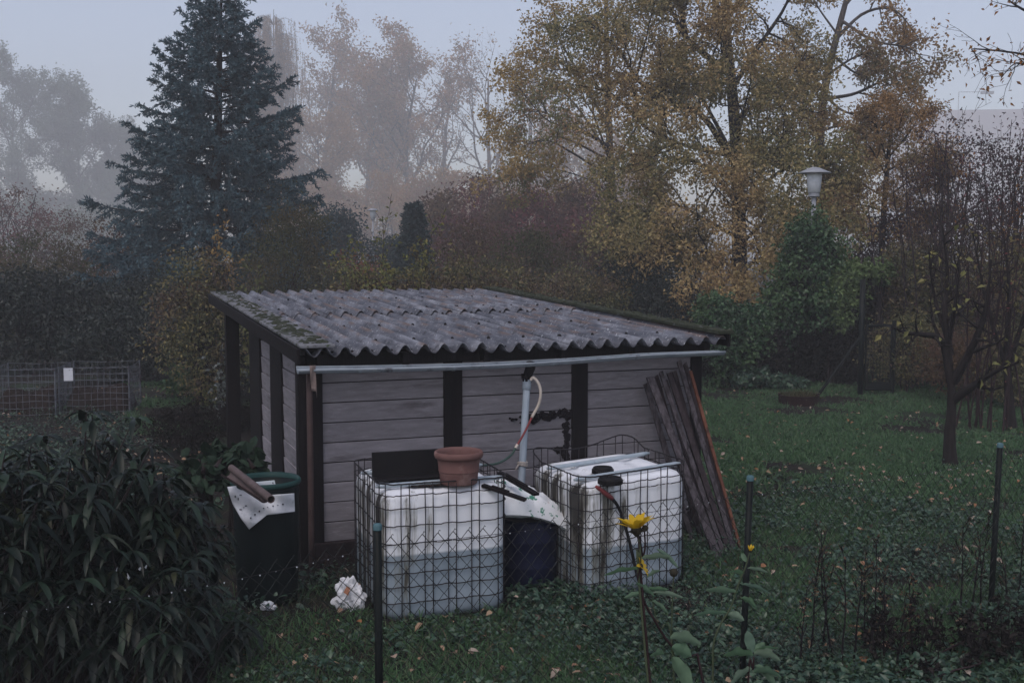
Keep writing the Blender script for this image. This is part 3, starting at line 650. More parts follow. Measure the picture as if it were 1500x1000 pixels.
# ------------------------------------------------------------------ CHAIN LINK FENCE
ZT = 1.36
f0, f1, f2 = onZ(553, 770, ZT), onZ(1099, 699, ZT), onZ(1465, 651, ZT)
fd = nrm((f2 - f0) * [1,1,0]); sp = np.linalg.norm(f2 - f0)/2
fence = T('chain_link_fence', 'dark green chain link fence on thin steel posts across the garden edge', 'fence', f0 * [1,1,0], math.atan2(fd[1], fd[0]))
ZM = 1.295
def post_f(x, lean_=(0,0)):
    mb = MB(); mb.tube([(x,0,-.3),(x+lean_[0]*.5,lean_[1]*.5,.6),(x+lean_[0],lean_[1],ZT)], .021, 12); p = mb.build('fence_post', M['fence_green'], fence.o, smooth=True)
    mb = MB(); mb.lathe([(.0235,-.02),(.0235,.004),(.019,.012),(.001,.015)], 12, (x+lean_[0],lean_[1],ZT)); mb.build('post_cap', M['cap'], p, smooth=True)
L1 = fence.L(f1); L2 = fence.L(f2)
b1, b2 = fence.L(onZ(1089, 1004, 0)), fence.L(onZ(1452, 922, 0))
post_f(0.0); 
for Lp in (L1, L2):
    mb = MB(); mb.tube([(Lp[0]-.02, .03, -.3), (Lp[0], Lp[1], ZT)], .021, 12); p = mb.build('fence_post', M['fence_green'], fence.o, smooth=True)
    mb = MB(); mb.lathe([(.0235,-.02),(.0235,.004),(.019,.012),(.001,.015)], 12, (Lp[0],Lp[1],ZT)); mb.build('post_cap', M['cap'], p, smooth=True)
post_f(-sp); post_f(L2[0] + sp)
M['net'] = pmat('net_wire', (.008,.010,.011), (.015,.018,.018), 14, .55)
x0, x1 = -sp*1.25, L2[0] + sp*1.1; dm = .088; rows = 27; hz_ = ZM/rows
mb = MB(); n = int((x1 - x0)/(dm/2))
def sagz(x, z):   # between posts the net sags a little
    s = (x % sp)/sp; return z - .03*math.sin(PI*s)*(z/ZM) - (.05*(z/ZM)*math.sin(PI*s) if x < 0 else 0)
for i in range(n):
    xa = x0 + i*dm/2; pts = []
    for k in range(rows + 1):
        z = ZM - k*hz_; x = xa + (dm/2 if (k + i) % 2 else 0)
        pts.append((x + .010*math.sin(z*4 + x*2), .012*math.sin(3*x + 2*z) + (.003 if (k + i) % 2 else -.003), max(.0, sagz(x, z))))
    mb.tube(pts, .0024, 4, cap=False)
    if i % 2 == 0: mb.tube([pts[0], pts[0] + np.array([.008,0,.016]), pts[0] + np.array([.014,0,.010])], .0022, 4)
mb.build('wire_net', M['net'], fence.o)
mb = MB()
for zz in (ZM - .045,):
    mb.tube([(x, .004, sagz(x, zz)) for x in np.linspace(x0, x1, 60)], .0016, 5)
mb.build('tension_wire', M['wire'], fence.o)
mb = MB()    # drops of water hanging on the wire
for x in np.arange(x0, x1, .088):
    x += RNG.normal(0,.008); r = RNG.uniform(.002,.0042); mb.lathe([(.0005,-r*1.5),(r,-r*.4),(r*.8,r*.5),(.0005,r)], 6, (x, .004, sagz(x, ZM-.045)-r))
tag(mb.build('water_drop', pmat('water_drop', (.45,.5,.55), (.5,.54,.58), 3, .05, spec=1.0), fence.o, smooth=True), kind='stuff')
# ------------------------------------------------------------------ STREET LAMPS
def lamp(px, ytop, ybot, wpx, Y, label):
    w = wpx*Y/F; b = atY(px, 400, Y); zt = atY(px, ytop, Y)[2]; b[2] = 0
    t = T('street_lamp', label, 'street lamp', b, 0, None); s = w/.66; zb = zt - .62*s
    mb = MB(); mb.tube([(0,0,-.2),(0,0,zb*.4),(0,0,zb)], [.06*s,.052*s,.048*s], 12); mb.build('pole', M['lamp_metal'], t.o, smooth=True)
    mb = MB(); mb.lathe([(.05*s,zb-.02),(.115*s,zb),(.115*s,zb+.07*s),(.10*s,zb+.08*s)], 28); mb.build('collar', M['lamp_metal'], t.o, smooth=False)
    mb = MB(); mb.lathe([(.10*s,zb+.08*s),(.128*s,zb+.085*s),(.165*s,zb+.49*s),(.160*s,zb+.50*s)], 32); mb.build('lamp_shade', M['lamp_glass'], t.o, smooth=True)
    mb = MB(); mb.lathe([(.001,zb+.485*s),(.35*s,zb+.488*s),(.353*s,zb+.497*s),(.22*s,zb+.556*s),(.11*s,zb+.605*s),(.06*s,zb+.618*s),(.001,zt)], 36); mb.build('lamp_hat', M['lamp_metal'], t.o, smooth=True)
lamp(1190, 245, 290, 45, 24.5, 'white street lamp with a wide hat rising out of the tall ivy mound')
lamp(547, 305, 326, 17.5, 58, 'small far white street lamp in the mist above the shed roof')
# ------------------------------------------------------------------ COMPOST CAGES, RING BED, GATE
wire2 = pmat('zinc_wire', (.07,.08,.095), (.13,.14,.16), 9, .6, spots=[((.05,.04,.05), 7, .52, .62)])
def cage(pxa, pxb, yb, hgt, label, rz):
    a, b = onZ(pxa, yb, 0), onZ(pxb, yb - (pxb-pxa)*.02, 0); W = np.linalg.norm(b - a); D = 1.1
    t = T('wire_compost_cage', label, 'compost cage', a, math.atan2(b[1]-a[1], b[0]-a[0])); mb = MB()
    for (p, q) in (((0,0),(W,0)),((W,0),(W,D)),((0,D),(W,D)),((0,0),(0,D))):
        p, q = np.array(p), np.array(q); L_ = np.linalg.norm(q-p)
        for z in np.linspace(.03, hgt, 8): mb.tube([(*(p+(q-p)*s), z + .01*math.sin(8*s+z*9)) for s in np.linspace(0,1,8)], .005, 4)
        for s in np.linspace(0, 1, int(L_/.10)+1): mb.tube([(*(p+(q-p)*s), 0), (*(p+(q-p)*s), hgt)], .004, 4)
    mb.build('wire_net', wire2, t.o)
    for x, y in ((0,0),(W,0),(0,D),(W,D)): 
        mb = MB(); mb.tube([(x,y,-.1),(x,y,hgt*.9),(x,y,hgt+.02)], .014, 8); mb.build('corner_post', wire2, t.o)
    return t, W, D
tA, WA, DA = cage(-14, 82, 611, .80, 'wire compost cage cut off by the picture edge, behind the big leaved shrub', 0)
tB, WB, DB = cage(88, 190, 607, .80, 'wire compost cage with a small white sign on its front', 0)
mb = MB(); mb.box((.16,-.02,.69), (.15,.008,.22)); mb.build('sign_plate', pmat('sign_white', (.55,.58,.64), (.66,.69,.74), 9, .5, spots=[((.25,.28,.33), 18, .6, .65)]), tB.o, bevel=.002)
for tt, W, D, lab in ((tA, WA, DA, 'dark compost heap inside the compost cage at the picture edge'), (tB, WB, DB, 'dark compost heap inside the compost cage with the white sign')):
    h = T('compost_heap', lab, 'compost heap', tt.loc + uv(0,0,0), tt.rz); n = 24; g = np.zeros((n, n, 3))
    for a in range(n):
        for b in range(n):
            u, v = b/(n-1), a/(n-1); e = (1-(2*u-1)**6)*(1-(2*v-1)**6); g[a,b] = (.03+u*(W-.06), .03+v*(D-.06), e*(.40+.08*math.sin(6*u+3*v)+RNG.normal(0,.02)))
    mb = MB(); mb.add(g.reshape(-1,3), [(a*n+b, a*n+b+1, (a+1)*n+b+1, (a+1)*n+b) for a in range(n-1) for b in range(n-1)]); mb.build('heap', M['soil'], h.o)
rc = onZ(1170, 591, 0)
ring = T('round_planter', 'rusty brown metal ring bed full of weeds on the lawn', 'planter', rc); rR = 29*rc[1]/F
mb = MB(); mb.lathe([(rR,-.03),(rR*1.02,.16),(rR*1.04,.17),(rR*.98,.17),(rR*.96,-.03)], 40); mb.build('ring', pmat('ring_rust', (.018,.009,.010), (.035,.016,.016), 8, .8, .2), ring.o, smooth=True)
mb = MB(); mb.lathe([(.001,.13),(rR*.5,.12),(rR*.97,.10)], 24); mb.build('soil', M['soil'], ring.o)
gp = onZ(1260, 578, 0)
gate = T('garden_gate', 'dark green mesh garden gate under the ivy arch', 'gate', gp)
mb = MB(); mb.tube([(0,0,-.2),(0,0,2.25)], .055, 12); mb.build('gate_post', M['fence_green'], gate.o, smooth=True)
gw = 50*gp[1]/F
mb = MB(); mb.tube([(gw,.1,-.2),(gw,.1,1.45)], .04, 10); mb.build('gate_post', M['fence_green'], gate.o)
mb = MB(); fr = [(.09,0,.10),(gw-.05,.08,.10),(gw-.05,.08,1.35),(.09,0,1.35)]
for a, b in zip(fr, fr[1:]+fr[:1]): mb.tube([a, b], .022, 8)
mb.box(((.09+gw-.05)/2,.03,.17),(gw-.16,.02,.16)); mb.build('gate_frame', M['fence_green'], gate.o)
mb = MB()
for x in np.arange(.14, gw-.06, .06): mb.tube([(x,.03,.1),(x,.03,1.35)], .003, 4)
for z in np.arange(.2, 1.35, .08): mb.tube([(.09,.03,z),(gw-.05,.06,z)], .003, 4)
mb.build('wire_net', M['wire'], gate.o)
mb = MB(); mb.tube([(-.05,0,1.1),(-.85,-.1,0)], .03, 8); mb.build('strut', M['fence_green'], gate.o)
# ------------------------------------------------------------------ PLANT TOOLS
def leaf_mb(mb, P, D, L, W, fold=.18, droop=.15, up=.0, six=False, m=0):
    """many leaves at once: base P, axis D, length L, width W"""
    P = np.asarray(P, float); N = len(P)
    if N == 0: return
    D = np.asarray(D, float); D = D/np.maximum(np.linalg.norm(D,axis=1,keepdims=True),1e-9)
    L = np.broadcast_to(np.asarray(L,float),(N,))[:,None]; W = np.broadcast_to(np.asarray(W,float),(N,))[:,None]
    ref = RNG.normal(0,1,(N,3)); ref[:,2] += up*3
    s = np.cross(D, ref); s /= np.maximum(np.linalg.norm(s,axis=1,keepdims=True),1e-9); n = np.cross(s, D); n *= np.sign(n[:,2:3]+1e-6)
    if not six:
        v = np.stack([P, P+D*L*.45+s*W/2+n*W*fold, P+D*L-n*L*droop, P+D*L*.45-s*W/2+n*W*fold], 1)
        o = np.arange(N)[:,None]*4; f = np.concatenate([o+[0,1,2], o+[0,2,3]])
    else:
        mid = P+D*L*.5-n*L*droop*.2
        v = np.stack([P, P+D*L*.28+s*W*.42+n*W*fold, P+D*L*.66+s*W*.40+n*W*fold-n*L*droop*.45, P+D*L-n*L*droop, P+D*L*.66-s*W*.40+n*W*fold-n*L*droop*.45, P+D*L*.28-s*W*.42+n*W*fold, mid], 1)
        o = np.arange(N)[:,None]*7; f = np.concatenate([o+[6,0,1], o+[6,1,2], o+[6,2,3], o+[6,3,4], o+[6,4,5], o+[6,5,0]])
    mb.add(v.reshape(-1,3), f, m)
def rdir(N, z=0.0, zs=1.0):
    d = RNG.normal(0,1,(N,3)); d[:,2] = d[:,2]*zs + z; return d/np.linalg.norm(d,axis=1,keepdims=True)
def sprout(out, p, d, L, r, lev, K):
    n = max(3, min(14, int(L/K['seg'][lev]))+1); pts = [np.asarray(p,float)]; d = nrm(d)
    for i in range(n):
        d = nrm(d + RNG.normal(0, K['wob'][lev], 3) + np.array([0,0,K['up'][lev]])); pts.append(pts[-1] + d*L/n)
    pts = np.array(pts); out.append((lev, pts, r*(1 - .80*np.linspace(0,1,n+1))))
    kids(out, pts, L, r, lev, K)
def kids(out, pts, L, r, lev, K):
    if lev >= K['max']: return
    cnt = K['n'][lev]; t0 = K.get('t0', .25)
    for c in range(cnt):
        t = t0 + (1-t0)*(c + RNG.random())/cnt; x = t*(len(pts)-1); i = min(int(x), len(pts)-2); q = pts[i] + (pts[i+1]-pts[i])*(x-i); dd = nrm(pts[i+1]-pts[i])
        pr = nrm(np.cross(dd, RNG.normal(0,1,3))); a = math.radians(K['ang'][lev])*RNG.uniform(.7,1.3)
        sprout(out, q, dd*math.cos(a) + pr*math.sin(a)*np.array([1,1,K.get('flat',1)]), L*K['len'][lev]*(1-.45*t)*RNG.uniform(.7,1.25), max(.004, r*(1-.7*t)*.6), lev+1, K)
def on_twigs(out, levs, per_m, jit=.05):
    P = []; A = []
    for lev, pts, rad in out:
        if lev in levs:
            seg = np.diff(pts,axis=0); ln = np.linalg.norm(seg,axis=1); n = max(1,int(RNG.poisson(ln.sum()*per_m))); x = RNG.random(n)**.8*(len(pts)-1); i = np.minimum(x.astype(int),len(pts)-2)
            P.append(pts[i] + seg[i]*(x-i)[:,None]); A.append(seg[i]/np.maximum(ln[i],1e-6)[:,None])
    P = np.concatenate(P); A = np.concatenate(A); return P + RNG.normal(0,jit,P.shape), A
def wood_mb(out, k0=8, thin=.0, minr=.003):
    mb = MB()
    for lev, pts, rad in out: mb.tube(pts, np.maximum(rad, minr), max(3, k0 - 2*lev), cap=(lev == 0))
    return mb
def pixpath(pts): return np.array([atY(x, y, Y) for x, y, Y in pts])
def smooth_path(P, n=16): return spline(P, n)
def tree(name, label, cat, base, trunk, r0, limbs, K, mat, bark, per_m, lsize, aspect=.55, levs=(2,3), group=None, extra=None, jit=.06, droop=.2, lz=-.25):
    """trunk / limbs: world polylines; everything finer is grown"""
    t = T(name, label, cat, base, 0, group); out = []
    tr = smooth_path(trunk, 18); out.append((0, tr, r0*(1-.75*np.linspace(0,1,18)) + r0*.35*np.exp(-np.linspace(0,1,18)*14)))
    kids(out, tr, np.linalg.norm(tr[-1]-tr[0])*K.get('tl',1), r0, 0, K)
    for P, r in limbs:
        q = smooth_path(P, 14); out.append((1, q, r*(1-.8*np.linspace(0,1,14)))); kids(out, q, np.linalg.norm(np.diff(q,axis=0),axis=1).sum()*.9, r, 1, K)
    mb = wood_mb([(l, t.L(p), r) for l, p, r in out]); mb.build('trunk', bark, t.o, smooth=True)
    if per_m > 0:
        P, A = on_twigs(out, levs, per_m, jit); N = len(P); D = A*.5 + rdir(N, lz, 1); mb = MB()
        leaf_mb(mb, t.L(P), D, lsize*RNG.uniform(.6,1.25,N), lsize*aspect*RNG.uniform(.7,1.2,N), .2, droop)
        mb.build('crown', mat, t.o)
    return t
LM = {}
LM['oak'] = leafmat('oak_leaf', [(.25,.17,.075), (.42,.30,.13), (.54,.41,.20), (.15,.10,.05), (.45,.30,.14)], .55, .3, .3, clump=[(.11,.12,.055), (.20,.19,.08), (.38,.30,.13), (.07,.075,.042)], cscale=.30)
LM['oak2'] = leafmat('young_oak_leaf', [(.36,.25,.09), (.46,.32,.12), (.28,.21,.08)], .55, .35, .2, clump=[(.42,.23,.12), (.21,.21,.085), (.17,.18,.08)], cscale=.25)
LM['brown'] = leafmat('brown_leaf', [(.31,.19,.085), (.40,.25,.11), (.20,.125,.06)], .55, .3, .2, clump=[(.16,.16,.07), (.27,.17,.10)], cscale=.4)
LM['orange'] = leafmat('orange_leaf', [(.30,.15,.04), (.22,.09,.03), (.34,.19,.06)])
LM['birch'] = leafmat('birch_leaf', [(.34,.20,.10), (.42,.27,.14), (.28,.19,.10)], trans=.4)
LM['pale'] = leafmat('pale_autumn_leaf', [(.38,.21,.11), (.46,.28,.14), (.32,.23,.11)], trans=.4, clump=[(.36,.19,.14), (.28,.23,.11)], cscale=.15)
LM['willow'] = leafmat('willow_leaf', [(.13,.19,.145), (.17,.225,.165), (.11,.155,.12)], trans=.35)
LM['spruce'] = leafmat('spruce_needle', [(.050,.095,.118), (.078,.138,.165), (.036,.068,.085), (.12,.19,.215)], .6, 0)
LM['red'] = leafmat('red_leaf', [(.13,.040,.05), (.21,.065,.072), (.09,.042,.048), (.17,.10,.07)], clump=[(.11,.085,.05), (.17,.11,.065), (.075,.055,.045)], cscale=.35)
LM['olive'] = leafmat('olive_leaf', [(.06,.07,.036), (.09,.092,.045), (.045,.052,.032)], clump=[(.11,.085,.045), (.07,.066,.04)], cscale=.9)
LM['rust'] = leafmat('rusty_leaf', [(.10,.062,.042), (.16,.10,.055), (.065,.045,.036)], clump=[(.065,.062,.038), (.13,.06,.055)], cscale=.7)
LM['dark'] = leafmat('dark_leaf', [(.010,.017,.014), (.024,.034,.028), (.006,.010,.009), (.045,.058,.05)], .45, .1, .3)
LM['laurel'] = leafmat('laurel_leaf', [(.004,.008,.007), (.007,.015,.011), (.012,.025,.016), (.003,.006,.005), (.024,.047,.028), (.006,.012,.009), (.010,.021,.015), (.036,.040,.018)], .42, .15, .25)
LM['ivy'] = leafmat('ivy_leaf', [(.020,.056,.022), (.042,.098,.040), (.011,.030,.014), (.07,.135,.058)], .42, .15, .35, clump=[(.07,.125,.042), (.03,.07,.026)], cscale=.9)
LM['ivy_light'] = leafmat('ivy_light_leaf', [(.085,.135,.05), (.125,.18,.07), (.05,.085,.034)], .5, .2, .2)
LM['yellow'] = leafmat('yellow_green_leaf', [(.18,.19,.07), (.12,.14,.06), (.28,.24,.08)], .45)
LM['mixed'] = leafmat('hedge_leaf', [(.07,.09,.045), (.14,.14,.06), (.04,.05,.032), (.30,.25,.10), (.08,.10,.055)], .45, .3, .3, clump=[(.055,.042,.036), (.12,.08,.06), (.20,.15,.07)], cscale=1.1)
LM['ground'] = leafmat('ground_leaf', [(.018,.05,.032), (.035,.08,.05), (.012,.032,.022), (.075,.13,.08), (.03,.06,.03)], .38, .15, .4)
LM['grass'] = leafmat('grass_blade', [(.055,.128,.056), (.078,.165,.068), (.034,.08,.040), (.12,.19,.09)], .5, .25, .25)
LM['straw'] = leafmat('straw_blade', [(.16,.13,.085), (.10,.085,.06), (.06,.07,.045)], .7, .1)
LM['fallen'] = leafmat('fallen_leaf', [(.22,.15,.10), (.30,.22,.15), (.24,.11,.05), (.36,.30,.25), (.12,.075,.05)], .6, .05)
LM['bluecon'] = leafmat('blue_needle', [(.035,.055,.058), (.05,.08,.085), (.03,.045,.05)], .6, 0)
LM['pink'] = leafmat('pink_leaf', [(.24,.07,.07), (.28,.11,.06), (.18,.05,.06)])
# ------------------------------------------------------------------ shrubs
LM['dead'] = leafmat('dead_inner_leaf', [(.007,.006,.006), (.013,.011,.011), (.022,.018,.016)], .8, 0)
LM['round'] = leafmat('round_leaf', [(.012,.026,.016), (.022,.042,.024)], .6, .1)
LM['thicket'] = leafmat('thicket_leaf', [(.045,.022,.028), (.08,.034,.04), (.032,.024,.026), (.05,.042,.03)], .5, .15, .25)
def shrub(name, label, px, Y, ytop, wpx, mat, leaf=.07, ncl=90, per=70, depth=.8, low=.10, group=None, aspect=.6, top=.35, stems=9, sg=.16, up=.3, bark='twig', wild=.25, cat='shrub'):
    b = atY(px, 450, Y); b[2] = 0; h = atY(px, ytop, Y)[2]; w = wpx*Y/F
    t = T(name, label, cat, b, 0, group); cl = []
    while len(cl) < ncl:
        q = RNG.normal(0,1,3); q /= np.linalg.norm(q); q *= RNG.uniform(.25,1)**.45
        z = low + (1-low)*(q[2]*.5+.5); sh = 1 - top*max(0, z-.5)*1.4; 
        cl.append((q[0]*w/2*sh, q[1]*w/2*depth*sh, h*z*RNG.uniform(1-.3*wild, 1+.10*wild)))
    cl = np.array(cl); out = []
    for k in range(stems):
        a = RNG.uniform(0,2*PI); s0 = np.array([math.cos(a),math.sin(a),0])*w*.06; e = cl[RNG.integers(ncl)]
        m = (s0+e)/2 + [0,0,h*.12] + RNG.normal(0,.04*w,3)
        out.append((0, smooth_path(np.array([s0-[0,0,.1], m, e]), 8), .022*h/3*(1-.7*np.linspace(0,1,8))))
        for _ in range(5):
            e2 = cl[RNG.integers(ncl)]; out.append((1, smooth_path(np.array([m, (m+e2)/2+RNG.normal(0,.05*w,3), e2]), 6), .010*h/3*(1-.6*np.linspace(0,1,6))))
    wood_mb(out, 6, minr=.004).build('stem', M[bark], t.o)
    N = ncl*per; ci = RNG.integers(0,ncl,N); sz = RNG.uniform(.5,1.3,ncl)[ci][:,None]*sg*h**.5
    off = RNG.normal(0,1,(N,3)); off /= np.linalg.norm(off,axis=1,keepdims=True); off *= (RNG.random((N,1))**.5)*1.6
    P = cl[ci] + off*sz*[1.25,1.25,.75]; P[:,2] = np.maximum(P[:,2], .03); D = off*.6 + rdir(N,-.15); mb = MB()
    leaf_mb(mb, P, D, leaf*RNG.uniform(.6,1.3,N), leaf*aspect*RNG.uniform(.7,1.2,N), .15, .2, up); mb.build('foliage', mat, t.o)
    return t
# ================================================================== BLUE SPRUCE
def spruce(name, label, base, h, halfw, mat, nb=34, needle=.13, dens=1.15, lean_=.0):
    t = T(name, label, 'tree', base, 0); mb = MB(); mb.tube([(0,0,-.2),(lean_*h*.5,0,h*.5),(lean_*h,0,h)], [.022*h,.014*h,.01], 10); nd = MB(); P = []; D = []; tw = []
    z = h*.045; 
    while z < h*.985:
        f = z/h; Lb = halfw(f); nbr = int(RNG.integers(6,9)) if f < .9 else 5; a0 = RNG.uniform(0,6)
        for k in range(nbr):
            a = a0 + k*2*PI/nbr + RNG.normal(0,.16); L_ = Lb*RNG.uniform(.74,1.14)*(1.10 if RNG.random() < .2 else 1); u = np.array([math.cos(a),math.sin(a),0]); s = np.linspace(0,1,12)
            slope = .55*f - .12; zz = L_*(slope*s - (.30-.15*f)*s**1.5 + (.24)*s**3.2) + RNG.normal(0,.05)
            pts = np.outer(s*L_, u) + np.c_[np.zeros((12,2)), z + zz] + np.cumsum(RNG.normal(0,.012*L_,(12,3)),0)*.5
            tw.append((pts, .012*L_+.006))
            nt = max(5, int(L_*13*dens)); side = np.array([-u[1],u[0],0])
            for q in range(nt):
                x = RNG.uniform(.08,1)**.75; i = min(int(x*11),10); p = pts[i]+(pts[i+1]-pts[i])*(x*11-i); ax = nrm(pts[i+1]-pts[i]); sg = 1 if q % 2 else -1
                d = nrm(ax*RNG.uniform(.5,1.1) + side*sg*RNG.uniform(.15,1) + [0,0,RNG.uniform(-.95,.10)]); bl = (L_*.22*(1.15-x)+.17)*RNG.uniform(.6,1.3)
                m = max(6,int(bl*46)); r = np.linspace(0,1,m)*bl; pp = p + np.outer(r,d); pp[:,2] -= .28*r**1.6
                P.append(np.repeat(pp,2,0)); dd = d*.9 + RNG.normal(0,.55,(2*m,3)); dd[:,2] += .10; D.append(dd)
        z += (.20 + .14*(1-f))*h/11*1.22
    for p, r in tw: mb.tube(p + np.outer(p[:,2], [lean_,0,0]), r*(1-.8*np.linspace(0,1,12)), 4, cap=False)
    mb.build('trunk', M['bark'], t.o, smooth=True); P = np.concatenate(P); D = np.concatenate(D); N = len(P); P[:,0] += lean_*P[:,2]
    leaf_mb(nd, P, D, needle*RNG.uniform(.6,1.2,N), needle*.30, .1, .0); nd.build('crown', mat, t.o); return t
SY = 33.0; sb = atY(309, 450, SY); sb[2] = 0
spruce('blue_spruce', 'tall blue grey spruce towering behind the shed', sb, 10.8, lambda f: (.03 + 4.2*(1-f)**.78) * (1 if f > .10 else .9), LM['spruce'], lean_=.048)
b = atY(607, 450, 40); b[2] = 0; spruce('young_spruce', 'small dark conical spruce beside the far street lamp', b, atY(607, 300, 40)[2], lambda f: .12 + 1.15*(1-f), LM['bluecon'], needle=.16)
# ================================================================== BIG OAK, YOUNG OAK, LEANING TREE ...
K3 = dict(max=3, n=[0,13,7,0], ang=[60,52,48,40], len=[.5,.50,.5,.5], seg=[.6,.35,.22,.16], wob=[.08,.16,.22,.25], up=[.05,.02,.0,-.03], t0=.22)
OY = 34
def pp(l): return pixpath(l)
ob = atY(1078, 450, OY); ob[2] = 0
oak_trunk = pp([(1088,540,OY),(1084,400,OY),(1080,240,OY),(1072,130,OY),(1062,20,OY),(1066,-90,OY),(1070,-170,OY)])
lim = [([(1080,250,OY),(1030,170,OY-1),(985,150,OY-1.5),(935,118,OY-2),(905,70,OY-2.5),(860,30,OY-3)], .10),
       ([(1078,230,OY),(1010,215,OY-1),(950,190,OY-2),(900,140,OY-2.5),(850,125,OY-3)], .07),
       ([(1070,110,OY),(1010,60,OY),(985,20,OY),(955,-15,OY)], .11), ([(1005,55,OY),(1000,5,OY),(1012,-60,OY)], .08),
       ([(1072,130,OY),(1110,70,OY+.5),(1150,10,OY+1),(1170,-50,OY+1)], .09),
       ([(1076,180,OY),(1130,130,OY-1),(1165,100,OY-2),(1182,75,OY-2)], .07),
       ([(1080,260,OY),(1130,200,OY-2),(1165,165,OY-3),(1190,160,OY-3.5)], .07),
       ([(1082,300,OY),(1040,250,OY-3),(990,230,OY-4.5),(955,240,OY-5)], .07),
       ([(1083,320,OY),(1120,270,OY-3.5),(1165,240,OY-5),(1200,250,OY-5.5)], .07),
       ([(1084,350,OY),(1030,320,OY-3),(985,300,OY-4.5),(945,320,OY-5)], .06),
       ([(1084,360,OY),(1115,330,OY-4),(1160,310,OY-6),(1190,330,OY-6.5)], .06),
       ([(1085,400,OY),(1045,375,OY-4),(1010,365,OY-6),(975,385,OY-6.5)], .06),
       ([(1085,400,OY),(1110,380,OY-4.5),(1140,375,OY-6.5),(1175,390,OY-7)], .06),
       ([(1074,150,OY),(1060,90,OY-3),(1055,50,OY-4.5)], .06), ([(1078,215,OY),(1090,160,OY-3),(1100,120,OY-5)], .06),
       ([(1080,240,OY),(1020,130,OY+2),(990,100,OY+3)], .07), ([(1064,30,OY),(1100,-20,OY-1),(1120,-70,OY-1)], .07), ([(1064,30,OY),(1030,-30,OY-2),(1010,-80,OY-2)], .06),
       ([(1086,430,OY),(1060,420,OY-4),(1030,415,OY-6),(1005,430,OY-6.5)], .05)]
tree('big_oak', 'big spreading oak with ochre leaves and dark bare limbs behind the ivy hedge', 'tree', ob, oak_trunk, .26, [(pp(l), r) for l, r in lim], K3, LM['oak'], M['bark'], 80, .105, .62, (3,), jit=.13)
YY = 43; yb = atY(903, 450, YY); yb[2] = 0
K4 = dict(max=3, n=[0,10,6,0], ang=[60,48,48,40], len=[.5,.46,.5,.5], seg=[.6,.4,.3,.2], wob=[.06,.14,.22,.25], up=[.05,.03,.0,-.03], t0=.35)
ylim = [([(893,215,YY),(850,190,YY-1),(800,175,YY-1.5),(745,108,YY-2)], .06), ([(894,230,YY),(840,150,YY),(800,120,YY+1),(770,90,YY+1)], .05), ([(892,190,YY),(860,130,YY),(820,60,YY),(800,30,YY)], .06),
        ([(890,150,YY),(870,80,YY-1),(860,20,YY-1)], .05), ([(890,120,YY),(905,60,YY),(895,0,YY)], .05), ([(895,250,YY),(930,190,YY-1),(960,150,YY-2)], .05),
        ([(895,260,YY),(840,225,YY-2),(800,205,YY-3),(765,215,YY-3)], .05), ([(894,240,YY),(870,170,YY-2),(850,140,YY-3)], .05), ([(895,270,YY),(925,240,YY-1),(955,225,YY-2)], .04),
        ([(893,180,YY),(830,90,YY+1),(810,10,YY+1)], .05), ([(896,285,YY),(860,262,YY-1),(815,248,YY-2),(795,243,YY-2)], .035), ([(894,215,YY),(780,160,YY+1),(735,190,YY+1)], .05), ([(892,170,YY),(930,90,YY),(935,40,YY)], .05), ([(894,235,YY),(815,200,YY-1),(770,230,YY-2),(745,270,YY-2)], .045)]
tree('young_oak', 'slender young oak with a bare pale trunk and thin yellow brown crown', 'tree', yb, pp([(920,470,YY),(903,340,YY),(895,250,YY),(890,130,YY),(888,20,YY),(890,-60,YY)]), .20, [(pp(l), r) for l, r in ylim], K4, LM['oak2'], M['bark_grey'], 40, .135, .62, (3,), jit=.14)
LY = 38; lb = atY(1200, 450, LY); lb[2] = 0
llim = [([(1207,145,LY),(1250,138,LY-1),(1290,120,LY-2),(1320,110,LY-2)], .07), ([(1203,192,LY),(1230,185,LY-1),(1265,195,LY-2),(1300,215,LY-2)], .05), ([(1222,60,LY),(1265,20,LY),(1310,15,LY-1),(1345,55,LY-1)], .07), ([(1232,30,LY),(1280,60,LY-1),(1330,70,LY-2),(1358,92,LY-2)], .06), ([(1212,110,LY),(1250,85,LY-2),(1285,75,LY-3)], .05),
        ([(1236,10,LY),(1270,-25,LY),(1315,-35,LY)], .06), ([(1226,50,LY),(1195,5,LY),(1185,-30,LY)], .04), ([(1203,185,LY),(1185,150,LY-1),(1185,110,LY-1)], .035), ([(1208,140,LY),(1240,165,LY-1.5),(1280,160,LY-2.5),(1335,130,LY-3)], .05), ([(1202,215,LY),(1230,228,LY-2),(1260,240,LY-3)], .04), ([(1218,80,LY),(1262,110,LY+1),(1310,95,LY+1.5)], .05)]
tree('leaning_tree', 'brown leaved tree leaning sideways above the ivy covered lamp', 'tree', lb, pp([(1200,470,LY),(1198,330,LY),(1201,200,LY),(1210,120,LY),(1228,45,LY),(1245,-20,LY),(1258,-70,LY)]), .21, [(pp(l), r) for l, r in llim], K4, LM['brown'], M['bark_grey'], 44, .125, .6, (3,), jit=.13)
MY = 30; mb_ = atY(1290, 450, MY); mb_[2] = 0
mlim = [([(1300,260,MY),(1270,210,MY),(1245,200,MY)], .03), ([(1302,230,MY),(1335,190,MY-1),(1350,160,MY-1)], .03), ([(1302,220,MY),(1310,170,MY),(1325,130,MY)], .03), ([(1298,290,MY),(1250,265,MY-1),(1225,270,MY-2)], .03), ([(1298,290,MY),(1335,265,MY-1),(1370,260,MY-2)], .03), ([(1297,310,MY),(1260,300,MY-2),(1235,310,MY-2)], .03), ([(1300,250,MY),(1340,230,MY-2),(1365,220,MY-2)], .03),
        ([(1296,330,MY),(1330,310,MY-2),(1355,315,MY-2)], .03), ([(1301,240,MY),(1285,190,MY-1),(1280,165,MY-1)], .03)]
